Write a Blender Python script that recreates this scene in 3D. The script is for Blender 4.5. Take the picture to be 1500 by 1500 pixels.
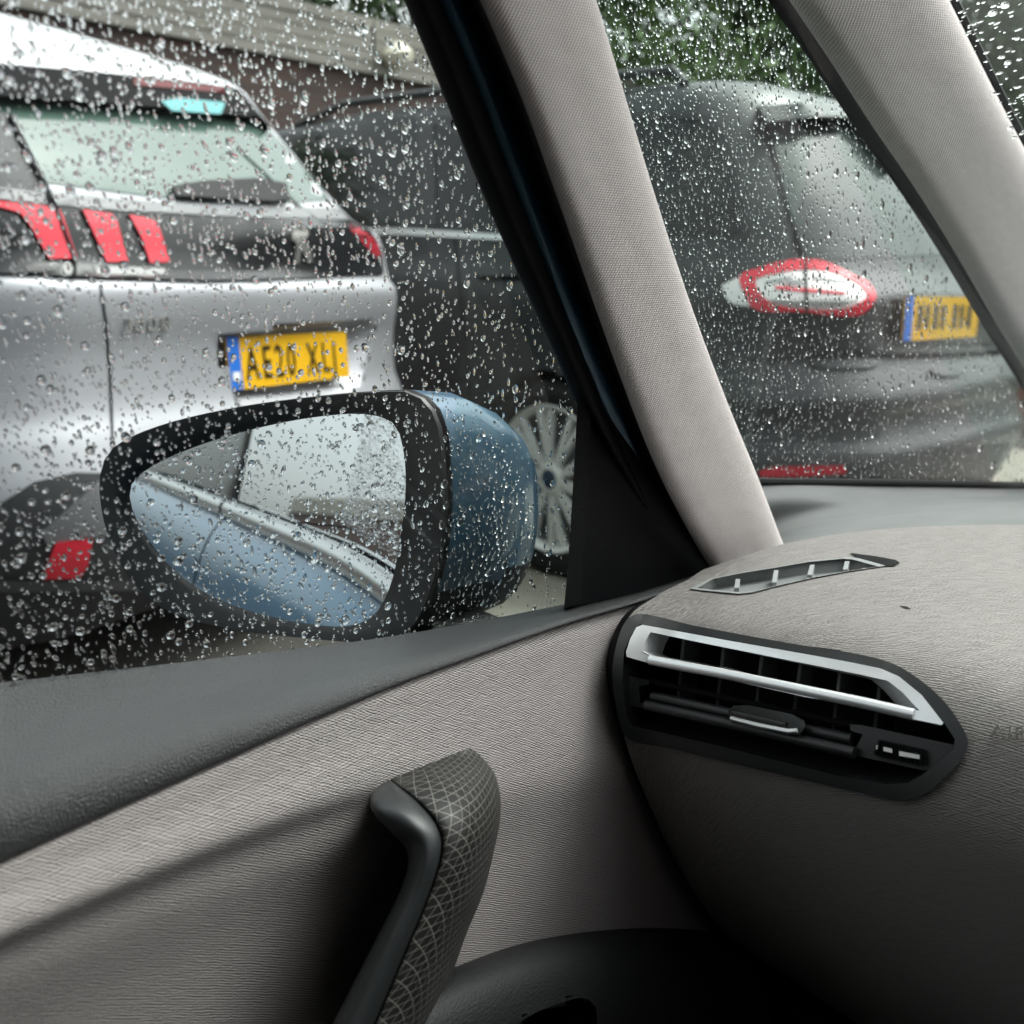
import bpy, bmesh, math, random
import numpy as np
from mathutils import Vector, Matrix
from mathutils.bvhtree import BVHTree
from mathutils.geometry import delaunay_2d_cdt, intersect_point_tri_2d

random.seed(7); rng = np.random.default_rng(7)
R = math.radians
for o in list(bpy.data.objects): bpy.data.objects.remove(o)
SC = bpy.context.scene
COL = SC.collection

# ------------------------------------------------------------------ camera
# world: X = right of our car, Y = its forward direction, Z up. The camera sits
# in the passenger seat and looks 45 degrees to the left of straight ahead.
CAMZ = 0.97
FPX = 1472.0                      # focal length in photograph pixels (1500 wide)
PITCH = math.atan((750 - 430) / FPX)
YAW = R(45)
cam = bpy.data.cameras.new('camera'); cam_o = bpy.data.objects.new('camera', cam); COL.objects.link(cam_o)
cam.sensor_width = 36; cam.sensor_fit = 'HORIZONTAL'; cam.lens = 36 * FPX / 1500
cam.clip_start = 0.01; cam.clip_end = 500
cam_o.location = (0, 0, CAMZ)
cam_o.rotation_euler = (math.pi / 2 - PITCH, 0, YAW)
cam.dof.use_dof = True; cam.dof.focus_distance = 0.68; cam.dof.aperture_fstop = 7.8
SC.camera = cam_o
CAM = Vector((0, 0, CAMZ))
Hd = Vector((-math.sin(YAW), math.cos(YAW), 0)); Rt = Vector((math.cos(YAW), math.sin(YAW), 0))
FW = Hd * math.cos(PITCH) + Vector((0, 0, -math.sin(PITCH)))
UP = Hd * math.sin(PITCH) + Vector((0, 0, math.cos(PITCH)))

# ------------------------------------------------------------------ light: wet overcast day
SUN_EL, SUN_AZ = R(58), R(20)     # azimuth measured from +Y towards +X
w = bpy.data.worlds.new('World'); SC.world = w; w.use_nodes = True
wn = w.node_tree.nodes; wl = w.node_tree.links
sky = wn.new('ShaderNodeTexSky'); sky.sky_type = 'NISHITA'; sky.sun_disc = False
sky.sun_elevation = SUN_EL; sky.sun_rotation = SUN_AZ
sky.air_density = 1.4; sky.dust_density = 6.0; sky.ozone_density = 1.0
hs = wn.new('ShaderNodeHueSaturation'); hs.inputs['Saturation'].default_value = 0.16
wl.new(sky.outputs[0], hs.inputs['Color'])
wl.new(hs.outputs[0], wn['Background'].inputs[0])
wn['Background'].inputs[1].default_value = 0.15
sl = bpy.data.lights.new('sun', 'SUN'); sl.energy = 0.9; sl.angle = R(28); sl.color = (1, 0.97, 0.93)
so = bpy.data.objects.new('sun', sl); COL.objects.link(so)
sd = Vector((math.sin(SUN_AZ) * math.cos(SUN_EL), math.cos(SUN_AZ) * math.cos(SUN_EL), math.sin(SUN_EL)))
so.rotation_euler = (-sd).to_track_quat('-Z', 'Y').to_euler(); so.location = (0, 0, 20)
SC.view_settings.view_transform = 'Standard'; SC.view_settings.look = 'None'
SC.view_settings.exposure = 1.2; SC.view_settings.gamma = 1
SC.cycles.max_bounces = 12; SC.cycles.transmission_bounces = 8; SC.cycles.transparent_max_bounces = 24
SC.cycles.diffuse_bounces = 4; SC.cycles.glossy_bounces = 4
SC.cycles.caustics_refractive = False; SC.cycles.caustics_reflective = False
SC.cycles.sample_clamp_indirect = 6.0

# ------------------------------------------------------------------ pixel <-> place helpers (photograph pixels)
def ray(px, py): return (FW * FPX + Rt * (px - 750) + UP * (750 - py)).normalized()
def PL(px, py, lat):              # point whose distance to the left of the camera is lat
    d = ray(px, py); return CAM + d * (-lat / d.x)
def PU(px, py, up):               # point at height up relative to the camera
    d = ray(px, py); return CAM + d * (up / d.z)
def PF(px, py, fwd):
    d = ray(px, py); return CAM + d * (fwd / d.y)
def car(fwd, lat, up): return Vector((-lat, fwd, CAMZ + up))
def proj(p):
    v = p - CAM; z = v.dot(FW)
    if z < 1e-4: return (-9999, -9999)
    return (750 + FPX * v.dot(Rt) / z, 750 - FPX * v.dot(UP) / z)
def camframe(cx, cy, z=0): return Rt * cx + Hd * cy + Vector((0, 0, z))

# ------------------------------------------------------------------ materials
MATS = {}
def mat(name, col, rough=0.5, metal=0.0, spec=0.5, coat=0.0, **k):
    m = bpy.data.materials.new(name); m.use_nodes = True
    b = m.node_tree.nodes['Principled BSDF']
    b.inputs['Base Color'].default_value = (*col, 1); b.inputs['Roughness'].default_value = rough
    b.inputs['Metallic'].default_value = metal; b.inputs['Specular IOR Level'].default_value = spec
    b.inputs['Coat Weight'].default_value = coat; b.inputs['Coat Roughness'].default_value = k.get('coat_rough', 0.05)
    if 'trans' in k: b.inputs['Transmission Weight'].default_value = k['trans']
    MATS[name] = m
    return m
def nt(m): return m.node_tree.nodes, m.node_tree.links, m.node_tree.nodes['Principled BSDF']
def mapping(n, l, src, rot=(0, 0, 0), scale=(1, 1, 1)):
    mp = n.new('ShaderNodeMapping'); mp.inputs['Rotation'].default_value = rot; mp.inputs['Scale'].default_value = scale
    l.new(src, mp.inputs['Vector']); return mp.outputs[0]
def noise(n, l, vec, scale, detail=2, rough=0.5):
    t = n.new('ShaderNodeTexNoise'); t.inputs['Scale'].default_value = scale; t.inputs['Detail'].default_value = detail
    t.inputs['Roughness'].default_value = rough
    l.new(vec, t.inputs['Vector']); return t.outputs['Fac']
def mth(n, l, op, a, b=None, c=None):
    t = n.new('ShaderNodeMath'); t.operation = op
    for i, v in enumerate((a, b, c)):
        if v is None: continue
        if isinstance(v, (int, float)): t.inputs[i].default_value = v
        else: l.new(v, t.inputs[i])
    return t.outputs[0]
def ramp(n, l, fac, stops):
    t = n.new('ShaderNodeValToRGB'); l.new(fac, t.inputs[0])
    e = t.color_ramp.elements
    while len(e) < len(stops): e.new(0.5)
    for q, (p, c) in zip(e, stops): q.position = p; q.color = (*c, 1) if len(c) == 3 else c
    return t.outputs[0]
def bump(n, l, h, b, strength=0.5, dist=0.001):
    t = n.new('ShaderNodeBump'); t.inputs['Strength'].default_value = strength; t.inputs['Distance'].default_value = dist
    l.new(h, t.inputs['Height']); l.new(t.outputs[0], b.inputs['Normal'])
def uvc(n): t = n.new('ShaderNodeTexCoord'); return t.outputs['UV']
def obc(n): t = n.new('ShaderNodeTexCoord'); return t.outputs['Object']

def cross_vinyl(name, c0, c1, a1=8, a2=-30, fr=1.0):
    """embossed trim skin: patches of fine ribs in two crossing directions"""
    m = mat(name, c1, 0.62, spec=0.3); n, l, b = nt(m); uv = uvc(n)
    hs2 = []
    for k, a in enumerate((a1, a2)):
        rv = mapping(n, l, uv, (0, 0, R(a)))
        sp = n.new('ShaderNodeSeparateXYZ'); l.new(rv, sp.inputs[0])
        wob = noise(n, l, mapping(n, l, rv, (0, 0, 0), (110, 330, 1)), 1.0, 1.0)
        ph = mth(n, l, 'ADD', mth(n, l, 'MULTIPLY', sp.outputs[1], 4500 * fr), mth(n, l, 'MULTIPLY', wob, 7.5))
        amp = noise(n, l, mapping(n, l, rv, (0, 0, 0), (90, 330, 1)), 1.0, 1.0)
        amp = mth(n, l, 'MULTIPLY', mth(n, l, 'SUBTRACT', amp, 0.16), 1.7); 
        hs2.append(mth(n, l, 'MULTIPLY', mth(n, l, 'SINE', ph), mth(n, l, 'MAXIMUM', amp, 0.0)))
    fine = noise(n, l, uv, 1600, 1)
    h = mth(n, l, 'ADD', mth(n, l, 'ADD', hs2[0], hs2[1]), mth(n, l, 'MULTIPLY', mth(n, l, 'SUBTRACT', fine, .5), .8))
    h = mth(n, l, 'MULTIPLY_ADD', h, 0.28, 0.5)
    l.new(ramp(n, l, h, [(0.15, c0), (0.72, c1)]), b.inputs['Base Color'])
    bump(n, l, h, b, 0.9, 0.0012)
    return m
M_vinyl = cross_vinyl('door_vinyl', (0.21, 0.189, 0.184), (0.425, 0.385, 0.377), 5, -30)
M_dashv = cross_vinyl('dash_vinyl', (0.15, 0.137, 0.130), (0.33, 0.305, 0.292), 6, -28, .95)
def weave(name, c0, c1, k=1700):
    m = mat(name, c1, 0.85, spec=0.15); n, l, b = nt(m); uv = uvc(n)
    sp = n.new('ShaderNodeSeparateXYZ'); l.new(mapping(n, l, uv, (0, 0, R(18)), (1, 1, 1)), sp.inputs[0])
    a = mth(n, l, 'SINE', mth(n, l, 'MULTIPLY', sp.outputs[0], k * 1.6))
    c = mth(n, l, 'SINE', mth(n, l, 'ADD', mth(n, l, 'MULTIPLY', sp.outputs[1], k * 1.9), mth(n, l, 'MULTIPLY', sp.outputs[0], k * 0.8)))
    h = mth(n, l, 'ADD', mth(n, l, 'MULTIPLY', mth(n, l, 'MULTIPLY', a, c), 0.22), mth(n, l, 'MULTIPLY', c, 0.28))
    h = mth(n, l, 'ADD', h, 0.5)
    nz = noise(n, l, uv, 60, 3)
    f = mth(n, l, 'ADD', h, mth(n, l, 'MULTIPLY', mth(n, l, 'SUBTRACT', nz, 0.5), 0.35))
    l.new(ramp(n, l, f, [(0.2, c0), (0.75, c1)]), b.inputs['Base Color'])
    bump(n, l, h, b, 0.6, 0.0012)
    b.inputs['Sheen Weight'].default_value = 0.15
    return m
M_weave = weave('pillar_cloth', (0.52, 0.462, 0.452), (0.86, 0.785, 0.772))
M_weave2 = weave('screen_pillar_cloth', (0.52, 0.462, 0.452), (0.86, 0.785, 0.772), 900)
def grained(name, col, rough=0.5, k=420, st=0.5, spec=0.5, dist=0.0012):
    m = mat(name, col, rough, spec=spec); n, l, b = nt(m); uv = uvc(n)
    h = noise(n, l, uv, k, 2, 0.6); g = noise(n, l, uv, 11, 3)
    l.new(ramp(n, l, g, [(0.3, tuple(c * 0.86 for c in col)), (0.7, tuple(min(1, c * 1.12) for c in col))]), b.inputs['Base Color'])
    bump(n, l, h, b, st, dist); return m
M_ledge = grained('sill_plastic', (0.043, 0.044, 0.046), 0.42, 800, 1.0, spec=.6)
M_lower = grained('pocket_plastic', (0.007, 0.007, 0.008), 0.6, 520, 0.5, spec=.3)
M_pad = grained('defroster_plastic', (0.12, 0.125, 0.125), 0.55, 700, 0.3)
M_frame = grained('vent_plastic', (0.019, 0.020, 0.021), 0.42, 900, 0.15)
M_black = mat('black_plastic', (0.003, 0.003, 0.004), 0.5, spec=0.15)
M_void = mat('duct_dark', (0.010, 0.010, 0.011), 0.8, spec=0.1)
M_rubber = grained('rubber_seal', (0.005, 0.005, 0.006), 0.6, 500, 0.2, spec=0.15)
M_grip = grained('grip_rubber', (0.018, 0.020, 0.021), 0.45, 1200, 0.12)
M_chrome = mat('satin_chrome', (0.90, 0.91, 0.92), 0.3, 0.55)
M_ductgrey = mat('duct_grey', (0.20, 0.21, 0.21), 0.55)
M_vane = mat('vane_plastic', (0.13, 0.135, 0.135), 0.45)
M_white = mat('white_print', (0.85, 0.85, 0.82), 0.5)
M_grey = mat('vent_grey', (0.24, 0.25, 0.25), 0.5)

def lattice_mat():
    """printed lattice of thin pale lines on a satin black handle shell"""
    m = mat('handle_shell', (0.03, 0.03, 0.03), 0.5, spec=0.25); n, l, b = nt(m); uv = uvc(n)
    sp = n.new('ShaderNodeSeparateXYZ'); l.new(uv, sp.inputs[0])
    U, V = sp.outputs[0], sp.outputs[1]          # u along the grip (m), v across (m)
    V2 = mth(n, l, 'POWER', mth(n, l, 'ABSOLUTE', mth(n, l, 'SUBTRACT', V, 0.02)), 2)
    fams = []
    for ku, kv, kq, wd in ((190, 25, 160, 0.035), (95, -85, -110, 0.025), (60, 125, 60, 0.025)):
        t = mth(n, l, 'ADD', mth(n, l, 'ADD', mth(n, l, 'MULTIPLY', U, ku), mth(n, l, 'MULTIPLY', V, kv)), mth(n, l, 'MULTIPLY', V2, kq))
        d = mth(n, l, 'ABSOLUTE', mth(n, l, 'SUBTRACT', mth(n, l, 'FRACT', t), 0.5))
        fams.append(mth(n, l, 'LESS_THAN', d, wd))
    f = mth(n, l, 'MAXIMUM', mth(n, l, 'MAXIMUM', fams[0], fams[1]), fams[2])
    l.new(ramp(n, l, f, [(0.0, (0.014, 0.0135, 0.013)), (1.0, (0.17, 0.162, 0.148))]), b.inputs['Base Color'])
    return m
M_lattice = lattice_mat()

def paint(name, col, metal=0.35, rough=0.35, coat=.6):
    m = mat(name, col, rough, metal, coat=coat, coat_rough=0.05); n, l, b = nt(m); o = obc(n)
    g = noise(n, l, o, 2.2, 4); f = noise(n, l, o, 900, 1)
    mix = mth(n, l, 'ADD', mth(n, l, 'MULTIPLY', g, 0.7), mth(n, l, 'MULTIPLY', f, 0.3))
    l.new(ramp(n, l, mix, [(0.3, tuple(c * 0.88 for c in col)), (0.7, tuple(min(1, c * 1.1) for c in col))]), b.inputs['Base Color'])
    return m
M_blue = paint('blue_paint', (0.030, 0.122, 0.215), 0.2)
M_silver = paint('silver_paint', (0.39, 0.395, 0.42), 0.25, .5, .3)
M_dark = paint('dark_grey_paint', (0.011, 0.014, 0.015), 0.2, .45, .25)
M_clad = grained('bumper_plastic', (0.03, 0.031, 0.033), 0.6, 60, 0.2)
M_gloss = mat('gloss_black', (0.008, 0.009, 0.010), 0.2, spec=.4, coat=0.15)
M_glassdark = mat('privacy_glass', (0.008, 0.010, 0.010), 0.06, spec=0.35)
M_rearglass = mat('tinted_rear_glass', (0.075, 0.12, 0.10), 0.12, 0.0, spec=.7, coat=.1)
M_estglass = mat('estate_rear_glass', (0.05, 0.062, 0.058), 0.15, 0.0, spec=.4)
M_red = mat('red_lens', (0.70, 0.02, 0.045), 0.25, coat=0.25)
M_redd = mat('dark_red_lens', (0.10, 0.004, 0.008), 0.5, spec=.2)
M_pink = mat('clear_lens', (0.74, 0.72, 0.69), 0.12, 0.3, coat=0.8)
M_plate = mat('plate_yellow', (0.86, 0.47, 0.01), 0.4)
M_plateblue = mat('plate_blue', (0.02, 0.16, 0.62), 0.4)
M_tyre = grained('tyre_rubber', (0.018, 0.018, 0.018), 0.8, 90, 0.4, spec=0.2)
M_rim = mat('alloy', (0.82, 0.81, 0.77), 0.35, 0.15)
M_badge = mat('badge_chrome', (0.72, 0.71, 0.66), 0.22, 0.9)
M_trim = mat('window_trim', (0.62, 0.63, 0.62), 0.25, 0.85)
M_mirror = mat('mirror_silver', (0.86, 0.90, 0.92), 0.005, 1.0)
M_head = mat('headliner', (0.55, 0.53, 0.50), 0.9)
M_carpet = mat('carpet', (0.02, 0.02, 0.02), 0.95)

def pane_mat(name, tint):
    m = bpy.data.materials.new(name); m.use_nodes = True; n = m.node_tree.nodes; l = m.node_tree.links
    n.remove(n['Principled BSDF'])
    tr = n.new('ShaderNodeBsdfTransparent'); tr.inputs[0].default_value = (*tint, 1)
    gl = n.new('ShaderNodeBsdfGlossy'); gl.inputs['Roughness'].default_value = 0.01
    fr = n.new('ShaderNodeFresnel'); fr.inputs[0].default_value = 1.30
    mx = n.new('ShaderNodeMixShader'); l.new(fr.outputs[0], mx.inputs[0]); l.new(tr.outputs[0], mx.inputs[1]); l.new(gl.outputs[0], mx.inputs[2])
    l.new(mx.outputs[0], n['Material Output'].inputs[0]); return m
M_pane = pane_mat('car_glass', (0.90, 0.965, 0.94))
M_panedark = pane_mat('privacy_pane', (0.10, 0.13, 0.12))
def water_mat():
    m = bpy.data.materials.new('rain_water'); m.use_nodes = True; n = m.node_tree.nodes; l = m.node_tree.links
    n.remove(n['Principled BSDF'])
    g = n.new('ShaderNodeBsdfGlass'); g.inputs['IOR'].default_value = 1.33; g.inputs['Roughness'].default_value = 0.0
    l.new(g.outputs[0], n['Material Output'].inputs[0]); return m
M_water = water_mat()

# ------------------------------------------------------------------ object helpers
def add(name, verts, faces, m, parent=None, uvs=None, smooth=True, sharp=38):
    me = bpy.data.meshes.new(name); me.from_pydata([tuple(v) for v in verts], [], [tuple(f) for f in faces])
    if m is not None: me.materials.append(m)
    if uvs is not None:
        ul = me.uv_layers.new(name='UVMap')
        idx = np.empty(len(me.loops), dtype=np.int32); me.loops.foreach_get('vertex_index', idx)
        ul.data.foreach_set('uv', np.asarray(uvs, dtype=np.float32)[idx].ravel())
    if smooth:
        me.polygons.foreach_set('use_smooth', [True] * len(me.polygons))
        me.set_sharp_from_angle(angle=R(sharp))
    me.update()
    o = bpy.data.objects.new(name, me); COL.objects.link(o)
    if parent is not None: o.parent = parent
    return o
def empty(name, parent=None, loc=None):
    o = bpy.data.objects.new(name, None); COL.objects.link(o); o.empty_display_size = 0.1
    if parent is not None: o.parent = parent
    return o
def tag(o, label, cat=None, group=None, kind=None):
    if label: o['label'] = label
    if cat: o['category'] = cat
    if group: o['group'] = group
    if kind: o['kind'] = kind
    return o

def crom(P, n):
    """Catmull-Rom resample of points along axis 0 to n samples (centripetal-ish by chord length)"""
    P = np.asarray(P, float)
    d = np.sqrt(((P[1:] - P[:-1]) ** 2).reshape(len(P) - 1, -1).sum(1)) ** 0.5 + 1e-9
    t = np.concatenate([[0], np.cumsum(d)])
    m = np.zeros_like(P)
    for i in range(len(P)):
        if i == 0: m[i] = (P[1] - P[0]) / (t[1] - t[0])
        elif i == len(P) - 1: m[i] = (P[-1] - P[-2]) / (t[-1] - t[-2])
        else:
            a = (P[i] - P[i - 1]) / (t[i] - t[i - 1]); b = (P[i + 1] - P[i]) / (t[i + 1] - t[i])
            wl_, wr = t[i + 1] - t[i], t[i] - t[i - 1]
            m[i] = (a * wl_ + b * wr) / (wl_ + wr)
    out = []
    for s in np.linspace(0, t[-1], n):
        i = min(max(np.searchsorted(t, s) - 1, 0), len(P) - 2); h = t[i + 1] - t[i]; u = (s - t[i]) / h
        out.append((2*u**3 - 3*u**2 + 1) * P[i] + (u**3 - 2*u**2 + u) * h * m[i] + (-2*u**3 + 3*u**2) * P[i+1] + (u**3 - u**2) * h * m[i+1])
    return np.array(out)
def grid(rows, nu, nv):
    """rows: list of lists of 3-D points -> (nv, nu, 3) smooth surface"""
    A = np.array([[tuple(p) for p in r] for r in rows], float)
    A = np.stack([crom(r, nu) for r in A])
    return crom(A, nv)
def grid_faces(nv, nu, closed=False):
    F = []
    for j in range(nv - 1):
        for i in range(nu if closed else nu - 1):
            k = (i + 1) % nu
            F.append((j*nu + i, j*nu + k, (j+1)*nu + k, (j+1)*nu + i))
    return F
def grid_uv(G):
    du = np.sqrt(((G[:, 1:] - G[:, :-1]) ** 2).sum(2)).mean(0); dv = np.sqrt(((G[1:] - G[:-1]) ** 2).sum(2)).mean(1)
    u = np.concatenate([[0], np.cumsum(du)]); v = np.concatenate([[0], np.cumsum(dv)])
    return np.stack(np.meshgrid(u, v), -1).reshape(-1, 2)
def surf(name, G, m, parent=None, cut=None, sharp=60, uvmode=None):
    nv, nu = G.shape[:2]; V = G.reshape(-1, 3); F = grid_faces(nv, nu)
    uv = grid_uv(G)
    if uvmode == 'door': uv = np.stack([V[:, 1], -V[:, 2]], 1)
    if uvmode == 'dash':
        arc = np.concatenate([np.zeros((1, nu)), np.cumsum(np.sqrt(((G[1:] - G[:-1]) ** 2).sum(2)), 0)]); uv = np.stack([V[:, 0], arc.ravel()], 1)
    if cut:
        pv = [proj(Vector(v)) for v in V]
        keep = []
        for f in F:
            c = (sum(pv[i][0] for i in f) / 4, sum(pv[i][1] for i in f) / 4)
            if not any(inside(c, p) for p in cut): keep.append(f)
        bvh = BVHTree.FromPolygons([tuple(v) for v in V], F); F = keep
    else: bvh = BVHTree.FromPolygons([tuple(v) for v in V], F)
    return add(name, V, F, m, parent, uv, True, sharp), bvh
def inside(p, poly):
    x, y = p; c = False; j = len(poly) - 1
    for i in range(len(poly)):
        xi, yi = poly[i]; xj, yj = poly[j]
        if (yi > y) != (yj > y) and x < (xj - xi) * (y - yi) / (yj - yi) + xi: c = not c
        j = i
    return c
def closed_smooth(P, n):
    P = list(P); k = len(P); Q = np.array(P[-2:] + P + P[:3], float)
    big = crom(Q, n * 4)
    # keep the part from P[0] round to P[0]
    d0 = ((big - Q[2]) ** 2).sum(1); d1 = ((big - Q[2 + k]) ** 2).sum(1)
    a = int(np.argmin(d0[:len(big)//2])); b = len(big)//2 + int(np.argmin(d1[len(big)//2:]))
    seg = big[a:b]; idx = np.linspace(0, len(seg) - 1, n + 1)[:-1].astype(int)
    return [tuple(p) for p in seg[idx]]
def densify(P, step):
    out = []
    for i in range(len(P)):
        a, b = np.array(P[i], float), np.array(P[(i + 1) % len(P)], float)
        k = max(1, int(np.ceil(np.linalg.norm(b - a) / step)))
        for q in range(k): out.append(tuple(a + (b - a) * q / k))
    return out
LASTD = [2.0]
def hit(bvh, px, py):
    d = ray(px, py); loc, nrm, i, dist = bvh.ray_cast(CAM, d)
    if loc is None:
        p = CAM + d * LASTD[0]; loc, nrm, i, dist = bvh.find_nearest(p)
    else: LASTD[0] = dist
    if nrm.dot(d) > 0: nrm = -nrm
    return loc, nrm
def decal(name, poly, bvh, m, parent, top=0.003, base=-0.004, step=12, holes=(), uv=True, sharp=30, bevel=0.0):
    """a conforming raised panel: outline in photograph pixels laid onto a surface, with real thickness"""
    outer = densify(poly, step); rings = [outer] + [densify(h, step) for h in holes]
    vs = []; es = []
    for r in rings:
        b = len(vs); vs += r; es += [(b + i, b + (i + 1) % len(r)) for i in range(len(r))]
    xs = [p[0] for p in outer]; ys = [p[1] for p in outer]
    g = step * 1.15
    for x in np.arange(min(xs) + g / 2, max(xs), g):
        for y in np.arange(min(ys) + g / 2, max(ys), g):
            if inside((x, y), outer) and not any(inside((x, y), h) for h in rings[1:]):
                if min((x - q[0]) ** 2 + (y - q[1]) ** 2 for r in rings for q in r) > (g * 0.45) ** 2: vs.append((x, y))
    r = delaunay_2d_cdt([Vector(v) for v in vs], es, [], 0, 1e-4)
    V2, F = r[0], r[2]
    F = [f for f in F if (lambda c: inside(c, outer) and not any(inside(c, h) for h in rings[1:]))((sum(V2[i][0] for i in f) / 3, sum(V2[i][1] for i in f) / 3))]
    H = [hit(bvh, v[0], v[1]) for v in V2]
    D = [ray(v[0], v[1]) for v in V2]
    top_v = [h[0] - d * (top / max(.3, -h[1].dot(d))) for h, d in zip(H, D)]; bot_v = [h[0] - d * (base / max(.3, -h[1].dot(d))) for h, d in zip(H, D)]
    cnt = {}
    for f in F:
        for a, b in zip(f, f[1:] + f[:1]): cnt[(a, b)] = 1
    n = len(V2); faces = [tuple(f) for f in F]
    for (a, b) in list(cnt):
        if (b, a) not in cnt: faces.append((b, a, a + n, b + n))
    uvs = [(p[0] * 0.0005, p[1] * 0.0005) for p in V2] * 2
    return add(name, top_v + bot_v, faces, m, parent, uvs, True, sharp)
def tube(name, pts, rad, m, parent, seg=10, caps=True, flat=1.0, build=True):
    pts = [Vector(p) for p in pts]; V = []; F = []
    rr = rad if isinstance(rad, (list, tuple)) else [rad] * len(pts)
    for i, p in enumerate(pts):
        t = (pts[min(i + 1, len(pts) - 1)] - pts[max(i - 1, 0)]).normalized()
        a = t.cross(Vector((0, 0, 1))); a = a.normalized() if a.length > 1e-3 else Vector((1, 0, 0)); b = a.cross(t)
        for k in range(seg):
            q = 2 * math.pi * k / seg; V.append(p + a * (rr[i] * math.cos(q)) + b * (rr[i] * flat * math.sin(q)))
    F = grid_faces(len(pts), seg, True)
    if caps: F += [tuple(range(seg))[::-1], tuple((len(pts) - 1) * seg + k for k in range(seg))]
    return add(name, V, F, m, parent) if build else (V, F)
def box_pts(o, ax, ay, az):
    return [o + ax * i + ay * j + az * k for k in (0, 1) for j in (0, 1) for i in (0, 1)]
BOXF = [(0, 2, 3, 1), (4, 5, 7, 6), (0, 1, 5, 4), (2, 6, 7, 3), (0, 4, 6, 2), (1, 3, 7, 5)]
def box(name, lo, hi, m, parent=None, bev=0.0):
    lo, hi = Vector(lo), Vector(hi)
    V = [Vector((x, y, z)) for z in (lo.z, hi.z) for y in (lo.y, hi.y) for x in (lo.x, hi.x)]
    o = add(name, V, BOXF, m, parent, None, False)
    if bev:
        b = o.modifiers.new('bevel', 'BEVEL'); b.width = bev; b.segments = 2
    return o
def bowl(name, ring_px, bvh, depth, shrink, m, parent, dirv=None, front=0.0, back=True, mb=None):
    ring = densify(ring_px, 10); H = [hit(bvh, *p) for p in ring]
    c2 = np.mean(np.array(ring), 0); n = len(ring)
    nav = sum((h[1] for h in H), Vector()).normalized(); dv = dirv or -nav
    A = [h[0] + h[1] * front for h in H]; B = []
    for p in ring:
        q = (c2[0] + (p[0] - c2[0]) * shrink[0], c2[1] + (p[1] - c2[1]) * shrink[1])
        B.append(hit(bvh, *q)[0] + dv * depth)
    F = [(i, (i + 1) % n, n + (i + 1) % n, n + i) for i in range(n)]
    o = add(name, A + B, F + ([tuple(range(n, 2 * n))] if back else []), m, parent, [(p[0]*.0005, p[1]*.0005) for p in ring] * 2, True, 30)
    return o, B

# ================================================================== OUR CAR (interior seen from the passenger seat)
OWN = empty('car'); tag(OWN, 'blue car whose grey cloth and vinyl cabin we sit in, rain beading on its windows', 'car')

# --- window sill pad along the door
top_e = [(-60, 1006), (0, 1000), (250, 972), (540, 937), (700, 910), (830, 884), (930, 862), (1034, 833)]
low_e = [(-60, 1290), (0, 1262), (250, 1148), (540, 1020), (700, 960), (830, 914), (930, 884), (1040, 846)]
rows = []
for f, lat in ((0, .503), (.06, .498), (.28, .478), (.48, .456), (.62, .443), (.8, .434), (1, .432)):
    r = [PL(a[0] + (b[0] - a[0]) * f, a[1] + (b[1] - a[1]) * f, lat) for a, b in zip(top_e, low_e)]
    d = (r[0] - r[1]); r = [r[0] + Vector((0, -0.9, 0)), r[0] + Vector((0, -0.3, 0))] + r
    rows.append(r)
rows.append([p + Vector((-0.012, 0, -0.006)) for p in rows[-1]])
surf('window_sill', grid(rows, 150, 40), M_ledge, OWN)

# --- door card
cols = [(-60, 1290, 1425, 1720), (0, 1262, 1398, 1700), (250, 1148, 1292, 1700), (420, 1072, 1225, 1700), (540, 1020, 1180, 1700), (640, 982, 1145, 1700),
        (740, 947, 1120, 1680), (860, 913, 1090, 1650), (960, 888, 1070, 1620), (1060, 866, 1040, 1600), (1150, 850, 1010, 1580)]
def card(x, y0, ys, yb):
    k = max(0.0, min(1.0, (640 - x) / 150.0)) if x > 490 else 1.0      # crease fades out behind the handle
    return [PL(x, y0 - 12, .440), PL(x, y0 + 3, .434), PL(x, y0 + (ys - y0) * .35, .427), PL(x, y0 + (ys - y0) * .78, .418 + .001 * (1 - k)),
            PL(x, ys, 0.4155 + .007 * k), PL(x, ys + 40, 0.413 + .0105 * k), PL(x, ys + 130, .416 + .014 * k), PL(x, yb, .420 + .018 * k)]
C = [card(*c) for c in cols]
rows = [list(r) for r in zip(*C)]
rows = [[r[0] + Vector((0, -0.9, 0)), r[0] + Vector((0, -0.3, 0))] + r for r in rows]
G_card = grid(rows, 190, 70)
_, B_card = surf('door_card', G_card, M_vinyl, OWN, uvmode='door')

# --- dark lower door panel with pocket
bound = [(-200, 1760), (0, 1690), (300, 1590), (480, 1514), (570, 1470), (660, 1424), (760, 1388), (850, 1371), (950, 1364), (1060, 1371), (1130, 1388), (1220, 1420)]
rows = []
for dy, lat in ((-6, .425), (0, .402), (10, .388), (40, .374), (100, .362), (260, .352), (420, .350)):
    rows.append([PL(x, y + dy, lat) for x, y in bound])
G = grid(rows, 120, 40)
pocket = closed_smooth([(700, 1560), (770, 1492), (820, 1470), (855, 1462), (872, 1475), (874, 1520), (868, 1600), (780, 1640), (700, 1620)], 40)
_, B_low = surf('door_pocket_panel', G, M_lower, OWN, cut=[pocket])
bowl('door_pocket', pocket, B_low, 0.05, (.86, .9), M_black, OWN)
decal('pocket_rim', closed_smooth([(c[0] + (c[0] - 800) * .07, c[1] + (c[1] - 1540) * .07) for c in pocket], 40), B_low, M_lower, OWN, 0.003, -.004, 14, holes=[pocket])

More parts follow.
